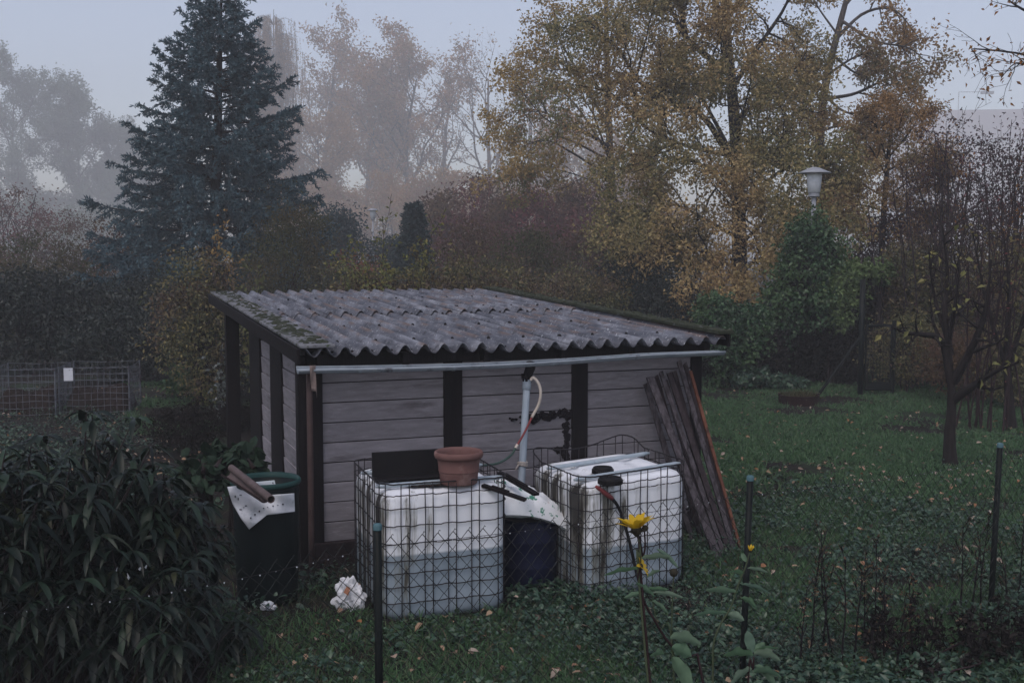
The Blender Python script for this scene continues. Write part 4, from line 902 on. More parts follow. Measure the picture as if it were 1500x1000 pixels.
tree('small_oak', 'small rusty brown oak standing between the lamp and the dark red thicket', 'tree', mb_, pp([(1290,470,MY),(1293,340,MY),(1301,230,MY),(1306,190,MY),(1312,160,MY)]), .10, [(pp(l), r) for l, r in mlim], K3, LM['brown'], M['bark'], 95, .09, .5, (3,), jit=.11)
# branch of a tree that stands beyond the picture edge
EY = 20; eb = atY(1640, 450, EY); eb[2] = 0
KE = dict(max=3, n=[0,6,4,0], ang=[60,40,45,40], len=[.5,.4,.5,.5], seg=[.5,.3,.2,.15], wob=[.06,.12,.2,.25], up=[.05,.02,.0,-.04], t0=.3)
el = [([(1630,60,EY),(1560,40,EY),(1500,15,EY),(1470,-5,EY)], .05), ([(1630,130,EY),(1560,100,EY-.5),(1500,80,EY-1),(1430,72,EY-1),(1424,75,EY-1)], .03), ([(1630,180,EY),(1560,130,EY-.5),(1520,105,EY-1),(1490,92,EY-1),(1468,112,EY-1)], .03), ([(1632,90,EY),(1570,20,EY),(1510,-20,EY)], .04)]
tree('orange_tree', 'tree at the picture edge whose orange leaved branch tips reach in over the sky', 'tree', eb, pp([(1645,560,EY),(1640,350,EY),(1632,150,EY),(1628,-40,EY)]), .16, [(pp(l), r) for l, r in el], KE, LM['orange'], M['bark'], 5, .10, .5, (2,3), jit=.08)
# ================================================================== TREES IN THE MIST
def weeping(name, label, px, Y, ytop, wpx, mat, strand=3.2, per=7, leaf=.22, nl=26):
    Y *= FAR; leaf *= FAR; per /= FAR; strand *= 1
    b = atY(px, 450, Y); b[2] = 0; h = atY(px, ytop, Y)[2]; w = wpx*Y/F; t = T(name, label, 'tree', b); out = []; tr = smooth_path(np.array([(0,0,-.2),(w*.02,0,h*.35),(-w*.02,.2,h*.7),(0,0,h*.97)]), 14); out.append((0, tr, .007*h*(1-.85*np.linspace(0,1,14)))); P = []; D = []
    for k in range(nl):
        f = RNG.uniform(.28,.97); a = RNG.uniform(0,2*PI); p = tr[int(f*13)]; R_ = w/2*math.sin(PI*min(1,(1.08-f)*.92))**.7*RNG.uniform(.45,1)
        q = smooth_path(np.array([p, p+[math.cos(a)*R_*.5, math.sin(a)*R_*.5, h*.03], p+[math.cos(a)*R_, math.sin(a)*R_, h*.015]]), 8); out.append((1, q, .0014*h*(1-.7*np.linspace(0,1,8))))
        for s in range(16):
            o = q[RNG.integers(2,8)] + RNG.normal(0,.3,3); L_ = strand*RNG.uniform(.5,1.3)*h/20; n = 9; zz = np.linspace(0,1,n); sw = RNG.normal(0,.25,2)
            line = o + np.c_[sw[0]*zz*L_*.3, sw[1]*zz*L_*.3, -zz*L_+.25*np.sin(zz*3)]; line[:,2] = np.maximum(line[:,2], .3); out.append((2, line, np.full(n,.018))); m = int(L_*per); x = RNG.random(m)*(n-1); i = np.minimum(x.astype(int),n-2); P.append(line[i]+(line[i+1]-line[i])*(x-i)[:,None]+RNG.normal(0,.06,(m,3))); D.append(np.c_[RNG.normal(0,.5,(m,2)), -np.ones(m)])
    wood_mb(out, 8, minr=.008).build('trunk', M['bark_grey'], t.o); P = np.concatenate(P); D = np.concatenate(D); N = len(P); mb = MB(); leaf_mb(mb, P, D, leaf*RNG.uniform(.6,1.3,N), leaf*.4, .1, .1); mb.build('crown', mat, t.o)
weeping('weeping_birch', 'tall pale weeping birch rising behind the blue spruce', 408, 125, 2, 130, LM['birch'], 5.5, 6, .20, 90)
KF = dict(max=3, n=[13,7,5,0], ang=[46,44,44,40], len=[.52,.5,.5,.5], seg=[2.4,1.6,1.1,.8], wob=[.05,.12,.18,.2], up=[.04,.05,.03,.0], t0=.22, tl=1)
def misty(name, label, px, Y, ytop, wpx, mat, per_m, leaf=.3, fac=1.0, K=None, levs=(2,3), cat='tree'):
    Y *= FAR; leaf *= FAR; per_m /= FAR
    K = dict(K or KF); b = atY(px, 450, Y); b[2] = 0; h = atY(px, ytop, Y)[2]; w = wpx*Y/F; K['tl'] = 1.0; K['len'] = [min(.85,.95*w/h*fac), .5, .5, .5]; K['t0'] = .16
    tr = np.array([b-[0,0,.2], b+[RNG.normal(0,.02*h),0,h*.33], b+[RNG.normal(0,.03*h),0,h*.66], b+[RNG.normal(0,.03*h),0,h*.93]])
    return tree(name, label, cat, b, tr, .016*h, [], K, mat, M['bark_grey'], per_m*.8, leaf*1.2, .6, levs, jit=.4*FAR)
misty('misty_willow', 'pale grey green willow in the mist at the picture edge', 25, 160, 138, 175, LM['willow'], 34, .34)
misty('misty_willow', 'lower grey green willow in the mist between the edge willow and the spruce', 118, 165, 165, 150, LM['willow'], 34, .34)
misty('misty_willow', 'faint low willow just touching the spruce in the mist', 190, 170, 215, 120, LM['willow'], 30, .36)
misty('bare_lime', 'faint bare tree just behind the weeping birch', 480, 150, 75, 130, LM['pale'], .5, .3)
misty('golden_maple', 'pale orange maple glowing in the mist above the far street lamp', 540, 150, 110, 190, LM['pale'], 20, .36)
misty('golden_maple', 'wide pale orange maple with a dark trunk in the mist behind the young spruce', 598, 135, 95, 200, LM['pale'], 18, .34)
misty('bare_tree', 'bare tree with upswept twigs in the mist above the red hedge', 715, 125, 95, 190, LM['pale'], .35, .26)
misty('bare_tree', 'tall thin bare tree in the mist right beside the young oak', 770, 130, 70, 130, LM['pale'], .3, .26)
misty('bare_tree', 'small faint bare tree in the mist between the two maples', 655, 150, 105, 140, LM['pale'], 3, .3)
misty('golden_maple', 'low pale golden tree in the mist behind the young oak trunk', 830, 110, 215, 190, LM['pale'], 18, .3)
misty('golden_maple', 'pale yellowish tree in the mist under the weeping birch', 470, 120, 190, 110, LM['birch'], 22, .28)
misty('golden_maple', 'pale orange tree glimpsed in the mist between young oak and big oak', 945, 95, 265, 90, LM['pale'], 20, .28)
for px, Y, yt, wp, mt, lab in ((30,115,285,260,'willow','grey misty bush below the willow at the picture edge'),(150,110,300,220,'willow','grey misty bush between the willows and the spruce'),(470,100,262,170,'pale','pale orange misty bush under the weeping birch'),(570,105,250,190,'pale','wide pale orange misty bush behind the far street lamp'),(660,95,232,170,'pale','pale misty bush below the bare misty trees'),(745,90,240,150,'birch','pale yellowish misty bush above the red hedge'),(840,85,262,170,'pale','pale orange misty bush behind the young oak trunk'),(955,80,285,120,'birch','pale misty bush in the gap beside the big oak')):
    shrub('misty_bush', lab, px, Y*FAR, yt, wp, LM[mt], .5, 150, 110, low=.02, top=.3, sg=.30, wild=.5, cat='bush')
# faint house and light mast in the mist
HY = 385; hb = atY(1440, 450, HY); hb[2] = 0
house = T('misty_house', 'long pale house with a low roof almost lost in the mist', 'house', hb, -.12); W = 62; zr = atY(1440, 158, HY)[2]; ze = atY(1440, 205, HY)[2]
mb = MB(); mb.box((0,5,ze/2), (W,10,ze)); mb.build('wall', pmat('pale_render', (.6,.6,.61), (.68,.68,.68), 1, .8), house.o)
mb = MB(); v = [(-W/2-.5,-.5,ze),(W/2+.5,-.5,ze),(W/2+.5,10.5,ze),(-W/2-.5,10.5,ze),(-W/2-.5,5,zr),(W/2+.5,5,zr)]; mb.add(v, [(0,1,5,4),(2,3,4,5),(3,2,1,0)]); mb.add(v, [(0,4,3),(1,2,5)]); mb.build('roof', pmat('grey_roof', (.36,.35,.37), (.42,.41,.43), 2, .8), house.o)
M['win'] = pmat('window_dark', (.25,.26,.28), (.3,.31,.33), 1, .4)
for fl in (4, 11, 18, 25):
    for x in np.linspace(-W/2+1.5, W/2-1.5, 7):
        mb = MB(); mb.box((x,-.02,fl+.7),(1.8,.08,2.2)); mb.build('window', M['win'], house.o)
mbs = atY(1395, 450, 370); mbs[2] = 0; zl = atY(1395, 135, 370)[2]
mast = T('light_mast', 'thin faint mast with a long arm standing in the mist', 'light mast', mbs)
mb = MB(); mb.tube([(0,0,-.2),(0,0,zl)], [.14,.10], 8); mb.tube([(0,0,zl),(11.2,0,zl+.05)], .09, 6); mb.build('pole', M['lamp_metal'], mast.o)
mb = MB(); mb.box((9.2,0,zl-.2),(4.0,1.2,.9)); mb.build('lamp_head', M['lamp_metal'], mast.o, bevel=.05)
# ================================================================== SHRUBS, far to near
for a in [
 ('reddish_shrub','dull red shrub under the misty willow at the picture edge',20,66,262,170,'red',.16,80,60),
 ('reddish_shrub','grey brown shrub with faint red tint under the second willow',105,60,300,150,'rust',.12,80,60),
 ('hazel_shrub','brown hazel shrub touching the lower branches of the spruce',175,36,312,130,'rust',.11,80,60),
 ('hazel_shrub','drab olive shrub below the misty willows, above the laurels',60,33,340,190,'olive',.10,90,70),
 ('laurel_shrub','dark glossy laurel behind the compost cage at the picture edge',35,26,392,170,'dark',.12,100,70),
 ('laurel_shrub','dark glossy laurel behind the compost cage with the sign',125,27,405,170,'dark',.12,100,70),
 ('dark_shrub','dark shrub in the shade below the spruce',225,29,395,160,'dark',.11,100,70),
 ('dark_shrub','dark green shrub with dull leaves right behind the compost cages',190,24,455,190,'dark',.10,90,60),
 ('hazel_shrub','brownish shrub with scattered yellow leaves beside the shed porch',290,20.5,362,110,'mixed',.075,110,60),
 ('dark_shrub','dark loose shrub seen through the shed porch',335,21.5,430,110,'dark',.08,90,60),
 ('olive_bush','rounded olive green bush between the spruce and the shed roof',428,29,292,150,'olive',.065,160,110),
 ('blue_conifer','soft bluish conifer bush below the far street lamp',492,50,298,85,'bluecon',.16,120,80),
 ('blue_conifer','low bluish conifer bush beside the pole of the far street lamp',575,52,345,60,'bluecon',.16,90,70),
 ('pink_bush','small bush with pink red leaves in front of the bluish conifer',535,34,375,50,'pink',.09,40,50),
 ('pink_bush','tiny bush with pink red tips beside the olive bush',500,36,352,32,'pink',.09,25,40),
 ('red_hedge','dark red shrub under the bare misty trees',690,64,255,170,'red',.22,130,100),
 ('red_hedge','crimson tinted shrub in the middle of the red hedge',775,58,268,150,'red',.20,130,100),
 ('red_hedge','purple brown shrub of the red hedge beside the young oak trunk',855,61,262,140,'red',.20,130,100),
 ('rust_bush','russet bush between the red hedge and the yellow leaved saplings',700,40,318,150,'rust',.11,110,70),
 ('rust_bush','olive and russet bush right behind the middle of the shed roof',780,34,335,170,'olive',.10,120,80),
 ('rust_bush','dull bush at the foot of the young oak',880,38,322,140,'rust',.11,110,70),
 ('yellow_bush','yellowish bush between the young oak and the big oak',940,36,330,100,'oak',.10,80,70),
 ('dark_shrub','dark bluish green shrub behind the mossy verge of the shed',925,28,352,150,'dark',.09,120,70),
 ('dark_shrub','brownish dark bush peeping over the shed roof beside the oak',845,27,385,150,'mixed',.08,110,70),
 ('dark_shrub','dark bush between the shed and the ivy hedge',985,27,400,130,'dark',.09,110,70),
 ('hedge_bush','leafy yellowish green hedge bush behind the shed roof near the olive bush',525,21,372,110,'mixed',.08,110,60),
 ('hedge_bush','leafy speckled hedge bush behind the middle of the roof ridge',610,21,385,120,'mixed',.08,120,60),
 ('hedge_bush','green and yellow hedge bush below the tall dark sapling',685,21.5,372,110,'mixed',.08,120,60),
 ('hedge_bush','mixed brown hedge bush behind the back corner of the roof',745,22.5,378,110,'mixed',.08,100,60),
 ('dark_shrub','dark red brown thicket behind the ivy arch',1290,29,290,150,'thicket',.10,110,60),
 ('red_thicket','tall dark reddish thicket with bare upright shoots',1385,27,165,140,'thicket',.08,170,38),
 ('red_thicket','dark thicket with reddish leaves at the picture edge',1475,25,172,150,'thicket',.075,170,42),
 ('dark_shrub','dark undergrowth bush below the red thicket, behind the fruit tree',1365,24,330,150,'mixed',.075,120,60),
 ('dark_shrub','dark bush behind the second fruit tree at the picture edge',1475,22.5,330,140,'mixed',.075,120,60),
 ('bramble','low bramble with orange and yellow leaves beside the gate',1330,22.5,455,110,'mixed',.065,90,60),
 ('bramble','low rusty leaved bramble below the branches of the fruit tree',1420,21,480,150,'rust',.06,100,60),
 ('bramble','dark low bramble in the corner beyond the second fruit tree',1500,20,480,110,'mixed',.065,90,60),
]:
    nm, lab, px, Y, yt, wp, mt, lf, nc, per = a
    shrub(nm, lab, px, Y, yt, wp, LM[mt], lf, nc, per, low=.06, top=.25, sg=.17 if Y < 40 else .2)
for nm, lab, px, Y, yt, wp, mt in (('laurel_shrub','dark laurel just beyond the picture edge beside the compost cage',-110,25,395,190,'dark'),('hazel_shrub','brown hazel just beyond the picture edge behind the laurels',-90,36,305,220,'rust'),('reddish_shrub','dull red shrub just beyond the picture edge under the willow',-170,62,270,220,'red'),('dark_shrub','dark evergreen further beyond the picture edge past the laurels',-300,27,380,220,'dark'),('red_thicket','dark thicket just beyond the picture edge past the fruit trees',1600,24,180,170,'thicket'),('dark_shrub','dark bush further beyond the picture edge past the thicket',1760,25,260,200,'dark')):
    shrub(nm, lab, px, Y, yt, wp, LM[mt], .11, 90, 60, low=.06, top=.25)
# wiry shoots of the red thicket
def shoots(name, label, px, Y, wpx, ytop, n, mat, group=None, leafm=None, per=0, leaf=.06, cat='shrub', r=.012, lean=.12, kids_=4):
    b = atY(px, 450, Y); b[2] = 0; h = atY(px, ytop, Y)[2]; w = wpx*Y/F; t = T(name, label, cat, b, 0, group); out = []
    K = dict(max=2, n=[kids_,3,0], ang=[32,40,40], len=[.35,.5,.5], seg=[.3,.2,.15], wob=[.05,.12,.2], up=[.03,.06,.02], t0=.3)
    for k in range(n): sprout(out, [RNG.uniform(-w/2,w/2), RNG.uniform(-w/4,w/4), -.05], [RNG.normal(0,lean),RNG.normal(0,lean),1], h*RNG.uniform(.6,1.0), r*h/3, 0, K)
    wood_mb(out, 6, minr=.0035).build('stem', mat, t.o)
    if leafm:
        P, A = on_twigs(out, (0,1,2), per, .02); N = len(P); mb = MB(); leaf_mb(mb, P, A*.4+rdir(N,.1), leaf*RNG.uniform(.6,1.25,N), leaf*.55, .15, .2); mb.build('foliage', leafm, t.o)
    return t
shoots('bare_thicket', 'bare dark upright shoots of the thicket against the misty house', 1425, 23, 210, 160, 46, M['twig'], leafm=LM['thicket'], per=1.8, leaf=.07)
shoots('bare_thicket', 'bare reddish twigs hanging over the second fruit tree', 1465, 17.5, 110, 205, 13, M['stem_red'], leafm=LM['red'], per=.6, leaf=.05)
shoots('orange_sapling', 'sapling with a flat branch of orange leaves before the misty house', 1455, 24, 110, 195, 5, M['twig'], leafm=LM['orange'], per=9, leaf=.085, lean=.25)
for px, Y, yt, n, lab in ((577,19.5,292,2,'tall upright sapling with yellowish leaves behind the shed roof, next to the far lamp'), (652,19.5,292,3,'darkest and tallest upright sapling behind the shed roof, below the red hedge'), (640,20,335,2,'thin leaning sapling beside the tallest dark one'), (528,20,345,2,'short sapling with pale leaves above the roof next to the olive bush'), (700,20.5,350,2,'low sapling with brown leaves behind the roof ridge'), (605,20,340,2,'sparse dark sapling in front of the young spruce')):
    shoots('sapling', lab, px, Y, 14, yt, n, M['twig'], leafm=LM['yellow'] if px in (577,528,640) else LM['mixed'], per=17, leaf=.085, cat='sapling', lean=.05, kids_=7)
shoots('yellow_sapling', 'thin sapling with bright yellow leaves in front of the spruce', 331, 22, 12, 288, 2, M['twig'], leafm=leafmat('bright_yellow_leaf', [(.36,.26,.10),(.28,.17,.07),(.40,.30,.13)]), per=8, leaf=.09, cat='sapling', lean=.04)
shoots('bamboo', 'pale green bamboo tuft just behind the shed roof beside the porch', 372, 18.5, 22, 392, 5, M['twig'], leafm=leafmat('bamboo_leaf', [(.10,.11,.05),(.13,.135,.065),(.075,.09,.045)]), per=14, leaf=.10, cat='bamboo', lean=.16)
# ================================================================== IVY
def ivy(name, label, px, Y, blobs, mat, n, leaf=.085, cat='ivy', group=None, six=False, inner=()):
    b = atY(px, 450, Y); b[2] = 0; t = T(name, label, cat, b, 0, group); P = []; Nn = []; out = []
    vol = np.array([w*h for _,_,w,h,_ in blobs]); vol = vol/vol.sum()
    for (bx, by, w, h, dp), v in zip(blobs, vol):
        m = int(n*v); c = t.L(atY(bx, by, Y)); rx, rz = w*Y/F/2, h*Y/F/2; q = rdir(m); rad = 1 + .10*np.sin(q[:,0]*7+bx)+.12*np.sin(q[:,2]*9+by)+.12*np.sin(q[:,1]*13+q[:,0]*11)+.10*np.sin(q[:,0]*19-q[:,2]*17) + RNG.normal(0,.13,m) - .25*RNG.random(m)**3
        pt = c + q*rad[:,None]*[rx,dp,rz]; k = pt[:,2] > .02; P.append(pt[k]); Nn.append(q[k])
        for s in range(6): e = c + rdir(1)[0]*[rx,dp,rz]; out.append((0, smooth_path(np.array([[c[0]+RNG.normal(0,.1),0,-.05], (c+e)/2, e]), 8), np.full(8,.02)))
    P = np.concatenate(P); q = np.concatenate(Nn); N = len(P); mb = MB(); D = q*.5 + rdir(N,-.5); leaf_mb(mb, P, D, leaf*RNG.uniform(.6,1.25,N), leaf*RNG.uniform(.7,1.0,N), .12, .25, .4, six=six)
    wood_mb(out, 6).build('stem', M['twig'], t.o); mb.build('foliage', mat, t.o)
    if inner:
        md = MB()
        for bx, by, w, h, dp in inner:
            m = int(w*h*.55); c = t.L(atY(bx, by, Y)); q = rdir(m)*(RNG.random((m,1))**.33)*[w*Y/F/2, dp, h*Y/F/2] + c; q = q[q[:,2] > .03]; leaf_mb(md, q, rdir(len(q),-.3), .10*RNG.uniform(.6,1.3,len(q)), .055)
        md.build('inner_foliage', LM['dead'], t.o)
    return t
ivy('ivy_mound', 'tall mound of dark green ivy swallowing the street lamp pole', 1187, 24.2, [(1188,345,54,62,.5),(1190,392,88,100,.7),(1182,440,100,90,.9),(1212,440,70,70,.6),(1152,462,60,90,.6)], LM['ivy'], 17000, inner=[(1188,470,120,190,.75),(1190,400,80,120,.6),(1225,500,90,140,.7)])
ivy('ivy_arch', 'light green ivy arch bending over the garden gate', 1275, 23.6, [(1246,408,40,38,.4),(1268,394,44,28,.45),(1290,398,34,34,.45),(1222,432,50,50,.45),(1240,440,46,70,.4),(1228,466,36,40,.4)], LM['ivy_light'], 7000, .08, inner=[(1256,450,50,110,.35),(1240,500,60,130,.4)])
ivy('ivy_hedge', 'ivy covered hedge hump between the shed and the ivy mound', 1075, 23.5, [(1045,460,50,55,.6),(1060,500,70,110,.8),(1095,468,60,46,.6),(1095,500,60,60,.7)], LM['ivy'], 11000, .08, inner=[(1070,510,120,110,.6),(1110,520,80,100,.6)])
ivy('ivy_hedge', 'dark leafy hedge right of the gate with small pale leaves', 1330, 23.8, [(1330,420,80,110,.8),(1340,480,100,120,.9),(1310,400,50,70,.6)], LM['mixed'], 9000, .07)
ivy('nettle_patch', 'bluish green low leafy patch at the edge of the lawn before the ivy', 1130, 23.0, [(1112,548,30,18,.4),(1140,558,46,16,.4),(1165,562,30,12,.3),(1090,552,36,22,.4)], LM['ground'], 2200, .10, 'plant')
# ================================================================== FRUIT TREES ON THE LAWN
fb = onZ(1392, 682, 0); FY = fb[1]
KT = dict(max=3, n=[0,7,4,0], ang=[50,55,45,40], len=[.5,.42,.5,.5], seg=[.25,.18,.14,.1], wob=[.1,.14,.2,.25], up=[.05,.10,.08,.05], t0=.25)
fl = [([(1392,560,FY),(1380,500,FY),(1352,490,FY-.3),(1328,488,FY-.4),(1306,478,FY-.5)], .055), ([(1397,585,FY),(1430,562,FY-.3),(1462,542,FY-.6),(1492,530,FY-.8)], .065), ([(1396,560,FY),(1418,520,FY-.2),(1436,480,FY-.4),(1446,440,FY-.5),(1452,380,FY-.5)], .06), ([(1392,520,FY),(1384,460,FY),(1388,400,FY+.1),(1380,330,FY+.1)], .05), ([(1390,500,FY),(1400,440,FY-.2),(1406,380,FY-.3)], .035), ([(1386,490,FY),(1368,430,FY+.2),(1360,360,FY+.2)], .035)]
tree('fruit_tree', 'dark gnarled fruit tree with a few big yellow leaves on the lawn', 'tree', fb, pp([(1392,688,FY),(1391,640,FY),(1394,590,FY),(1391,530,FY),(1385,470,FY)]), .095, [(pp(l), r) for l, r in fl], KT, leafmat('fruit_leaf', [(.24,.24,.08),(.19,.20,.08),(.28,.25,.10)], .5, .3), M['bark'], .55, .115, .55, (2,), jit=.03, lz=-.9)
gb_ = onZ(1478, 628, 0); GY = gb_[1]
gl = [([(1476,540,GY),(1455,480,GY),(1440,420,GY),(1425,340,GY)], .05), ([(1476,540,GY),(1498,470,GY-.3),(1515,400,GY-.3)], .05), ([(1475,500,GY),(1478,420,GY-.2),(1470,340,GY-.2)], .05)]
tree('fruit_tree', 'second dark fruit tree with drooping bare twigs at the picture edge', 'tree', gb_, pp([(1480,632,GY),(1478,580,GY),(1474,520,GY),(1476,470,GY)]), .10, [(pp(l), r) for l, r in gl], dict(KT, up=[.05,.06,-.03,-.08], n=[0,8,5,0]), leafmat('fruit_leaf_dull', [(.16,.15,.06),(.20,.16,.07)], .5, .2), M['bark'], .35, .09, .55, (2,3), jit=.03)
# ================================================================== BIG LEAVED SHRUB BEFORE THE FENCE LINE
def whorls(name, label, px, Y, ztop, w, dp, nsh, leaf, mat, group=None, bare=.0):
    b = atY(px, 700, Y); b[2] = 0; t = T(name, label, 'shrub', b, 0, group); out = []; P = []; D = []; Ls = []
    for k in range(nsh):
        q = rdir(1)[0]; q[2] = abs(q[2])*RNG.choice([1,1,-.5]); f = RNG.uniform(.5,1)**.5; e = np.array([q[0]*w/2*f, q[1]*dp/2*f, max(.15, ztop*(.52 + .48*q[2]*f)*RNG.uniform(.90,1.06))])
        s0 = RNG.normal(0,.12,3)*[1,1,0]; m = (s0+e)/2 + RNG.normal(0,.08,3); line = smooth_path(np.array([s0, m, e]), 8); out.append((1, line, .008*(1-.6*np.linspace(0,1,8)))); ax = nrm(line[-1]-line[-3] + [0,0,.35])
        for tier, (tt, nl_) in enumerate(((7, 6), (6, 5), (5, 3))):
            a0 = RNG.uniform(0,6)
            for a in range(nl_):
                an = a0 + a*2*PI/nl_ + RNG.normal(0,.25); sd = np.array([math.cos(an), math.sin(an), 0]); d = nrm(sd + ax*(.55-.35*tier) + [0,0,RNG.uniform(-.75,-.02)-.25*tier]); P.append(line[tt] + sd*.006); D.append(d); Ls.append(leaf*RNG.uniform(.65,1.2))
    wood_mb(out, 6, minr=.004).build('stem', M['twig'], t.o); P = np.array(P); D = np.array(D); Ls = np.array(Ls); N = len(P)
    # long leaves that arch over: three joints along the midrib, two sides
    s = np.cross(D, [0,0,1.]); s /= np.maximum(np.linalg.norm(s,axis=1,keepdims=True),1e-6); s += RNG.normal(0,.25,(N,3)); n_ = np.cross(s, D); wd = Ls*.235*RNG.uniform(.8,1.15,N); V = []; xs = np.linspace(0,1,6)
    for x in xs:
        c = P + D*(Ls*x)[:,None] - np.array([0,0,1])*((Ls*.62*x**2.1)[:,None]); hw = wd/2*np.sin(PI*min(1,x*.93+.05))**.8 if x < 1 else wd*0+.0005
        V += [c + s*hw[:,None] + n_*(hw*.35)[:,None], c, c - s*hw[:,None] + n_*(hw*.35)[:,None]]
    V = np.stack(V, 1); o = np.arange(N)[:,None]*18; f = []
    for r in range(5):
        for q in range(2): f.append(np.stack([o[:,0]+r*3+q, o[:,0]+r*3+q+1, o[:,0]+r*3+q+4, o[:,0]+r*3+q+3],1))
    mb = MB(); mb.add(V.reshape(-1,3), np.concatenate(f)); mb.build('foliage', mat, t.o, smooth=True); return t
whorls('peach_leaved_shrub', 'big dark shrub with drooping narrow leaves, touching the green barrel', 236, 7.6, 1.40, .85, 1.2, 75, .155, LM['laurel'])
whorls('peach_leaved_shrub', 'tallest big dark shrub with drooping narrow leaves behind the wire', 120, 7.2, 1.74, 1.45, 1.4, 150, .165, LM['laurel'])
whorls('peach_leaved_shrub', 'dark drooping leaved shrub filling the picture corner', 10, 6.7, 1.62, 1.3, 1.3, 110, .165, LM['laurel'])
whorls('peach_leaved_shrub', 'low dark young shrub with star shaped leaf whorls below the wire', 195, 6.9, .95, 1.1, .9, 50, .165, LM['laurel'])
whorls('peach_leaved_shrub', 'low sparse shrub with pointed leaves at the lower picture edge near the first post', 312, 7.4, .50, .5, .6, 14, .15, LM['laurel'])
for px, py in ((171,833),(187,841),(188,845),(205,832),(214,829)):
    c = atY(px, py, 6.45); t = T('white_petal', 'tiny white petals caught in the dark shrub behind the wire', 'petal', c, 0, 'white petals in the dark shrub'); mb = MB(); leaf_mb(mb, np.array([[0,0,-.015]]), np.array([[.2,-.5,1.]]), .036, .020, .2, .1); mb.build('petal', M['white_paper'], t.o)
# round leaved plant and brown weeds between shrub and shed
ivy('round_leaved_plant', 'round dull green leaves growing between the dark shrub and the shed porch', 318, 9.9, [(300,690,70,40,.35),(345,680,70,44,.35)], LM['round'], 420, .12, 'plant', six=True)
shrub('brown_weed', 'low brown withered weeds in the yard beside the shed porch', 268, 15.5, 590, 120, LM['dead'], .045, 70, 60, cat='weed')
shrub('brown_weed', 'dark brown weeds in the shade under the shed porch', 340, 17.5, 590, 90, LM['dead'], .05, 50, 50, cat='weed')
shrub('kale_plant', 'pale green cabbage like plant at the edge of the yard behind the porch weeds', 265, 21.5, 540, 46, LM['ivy'], .13, 20, 30, cat='plant')
shrub('yellow_weed', 'low yellowish weed behind the porch post', 300, 20.5, 548, 40, LM['yellow'], .06, 18, 30, cat='weed')
shoots('twiggy_shrub', 'sparse bush with silvery leaves right beside the rear porch post', 318, 17.2, 40, 480, 5, M['twig'], leafm=leafmat('silver_leaf', [(.10,.12,.11),(.15,.17,.16),(.06,.08,.07)], .35, .1, .6), per=7, leaf=.09)
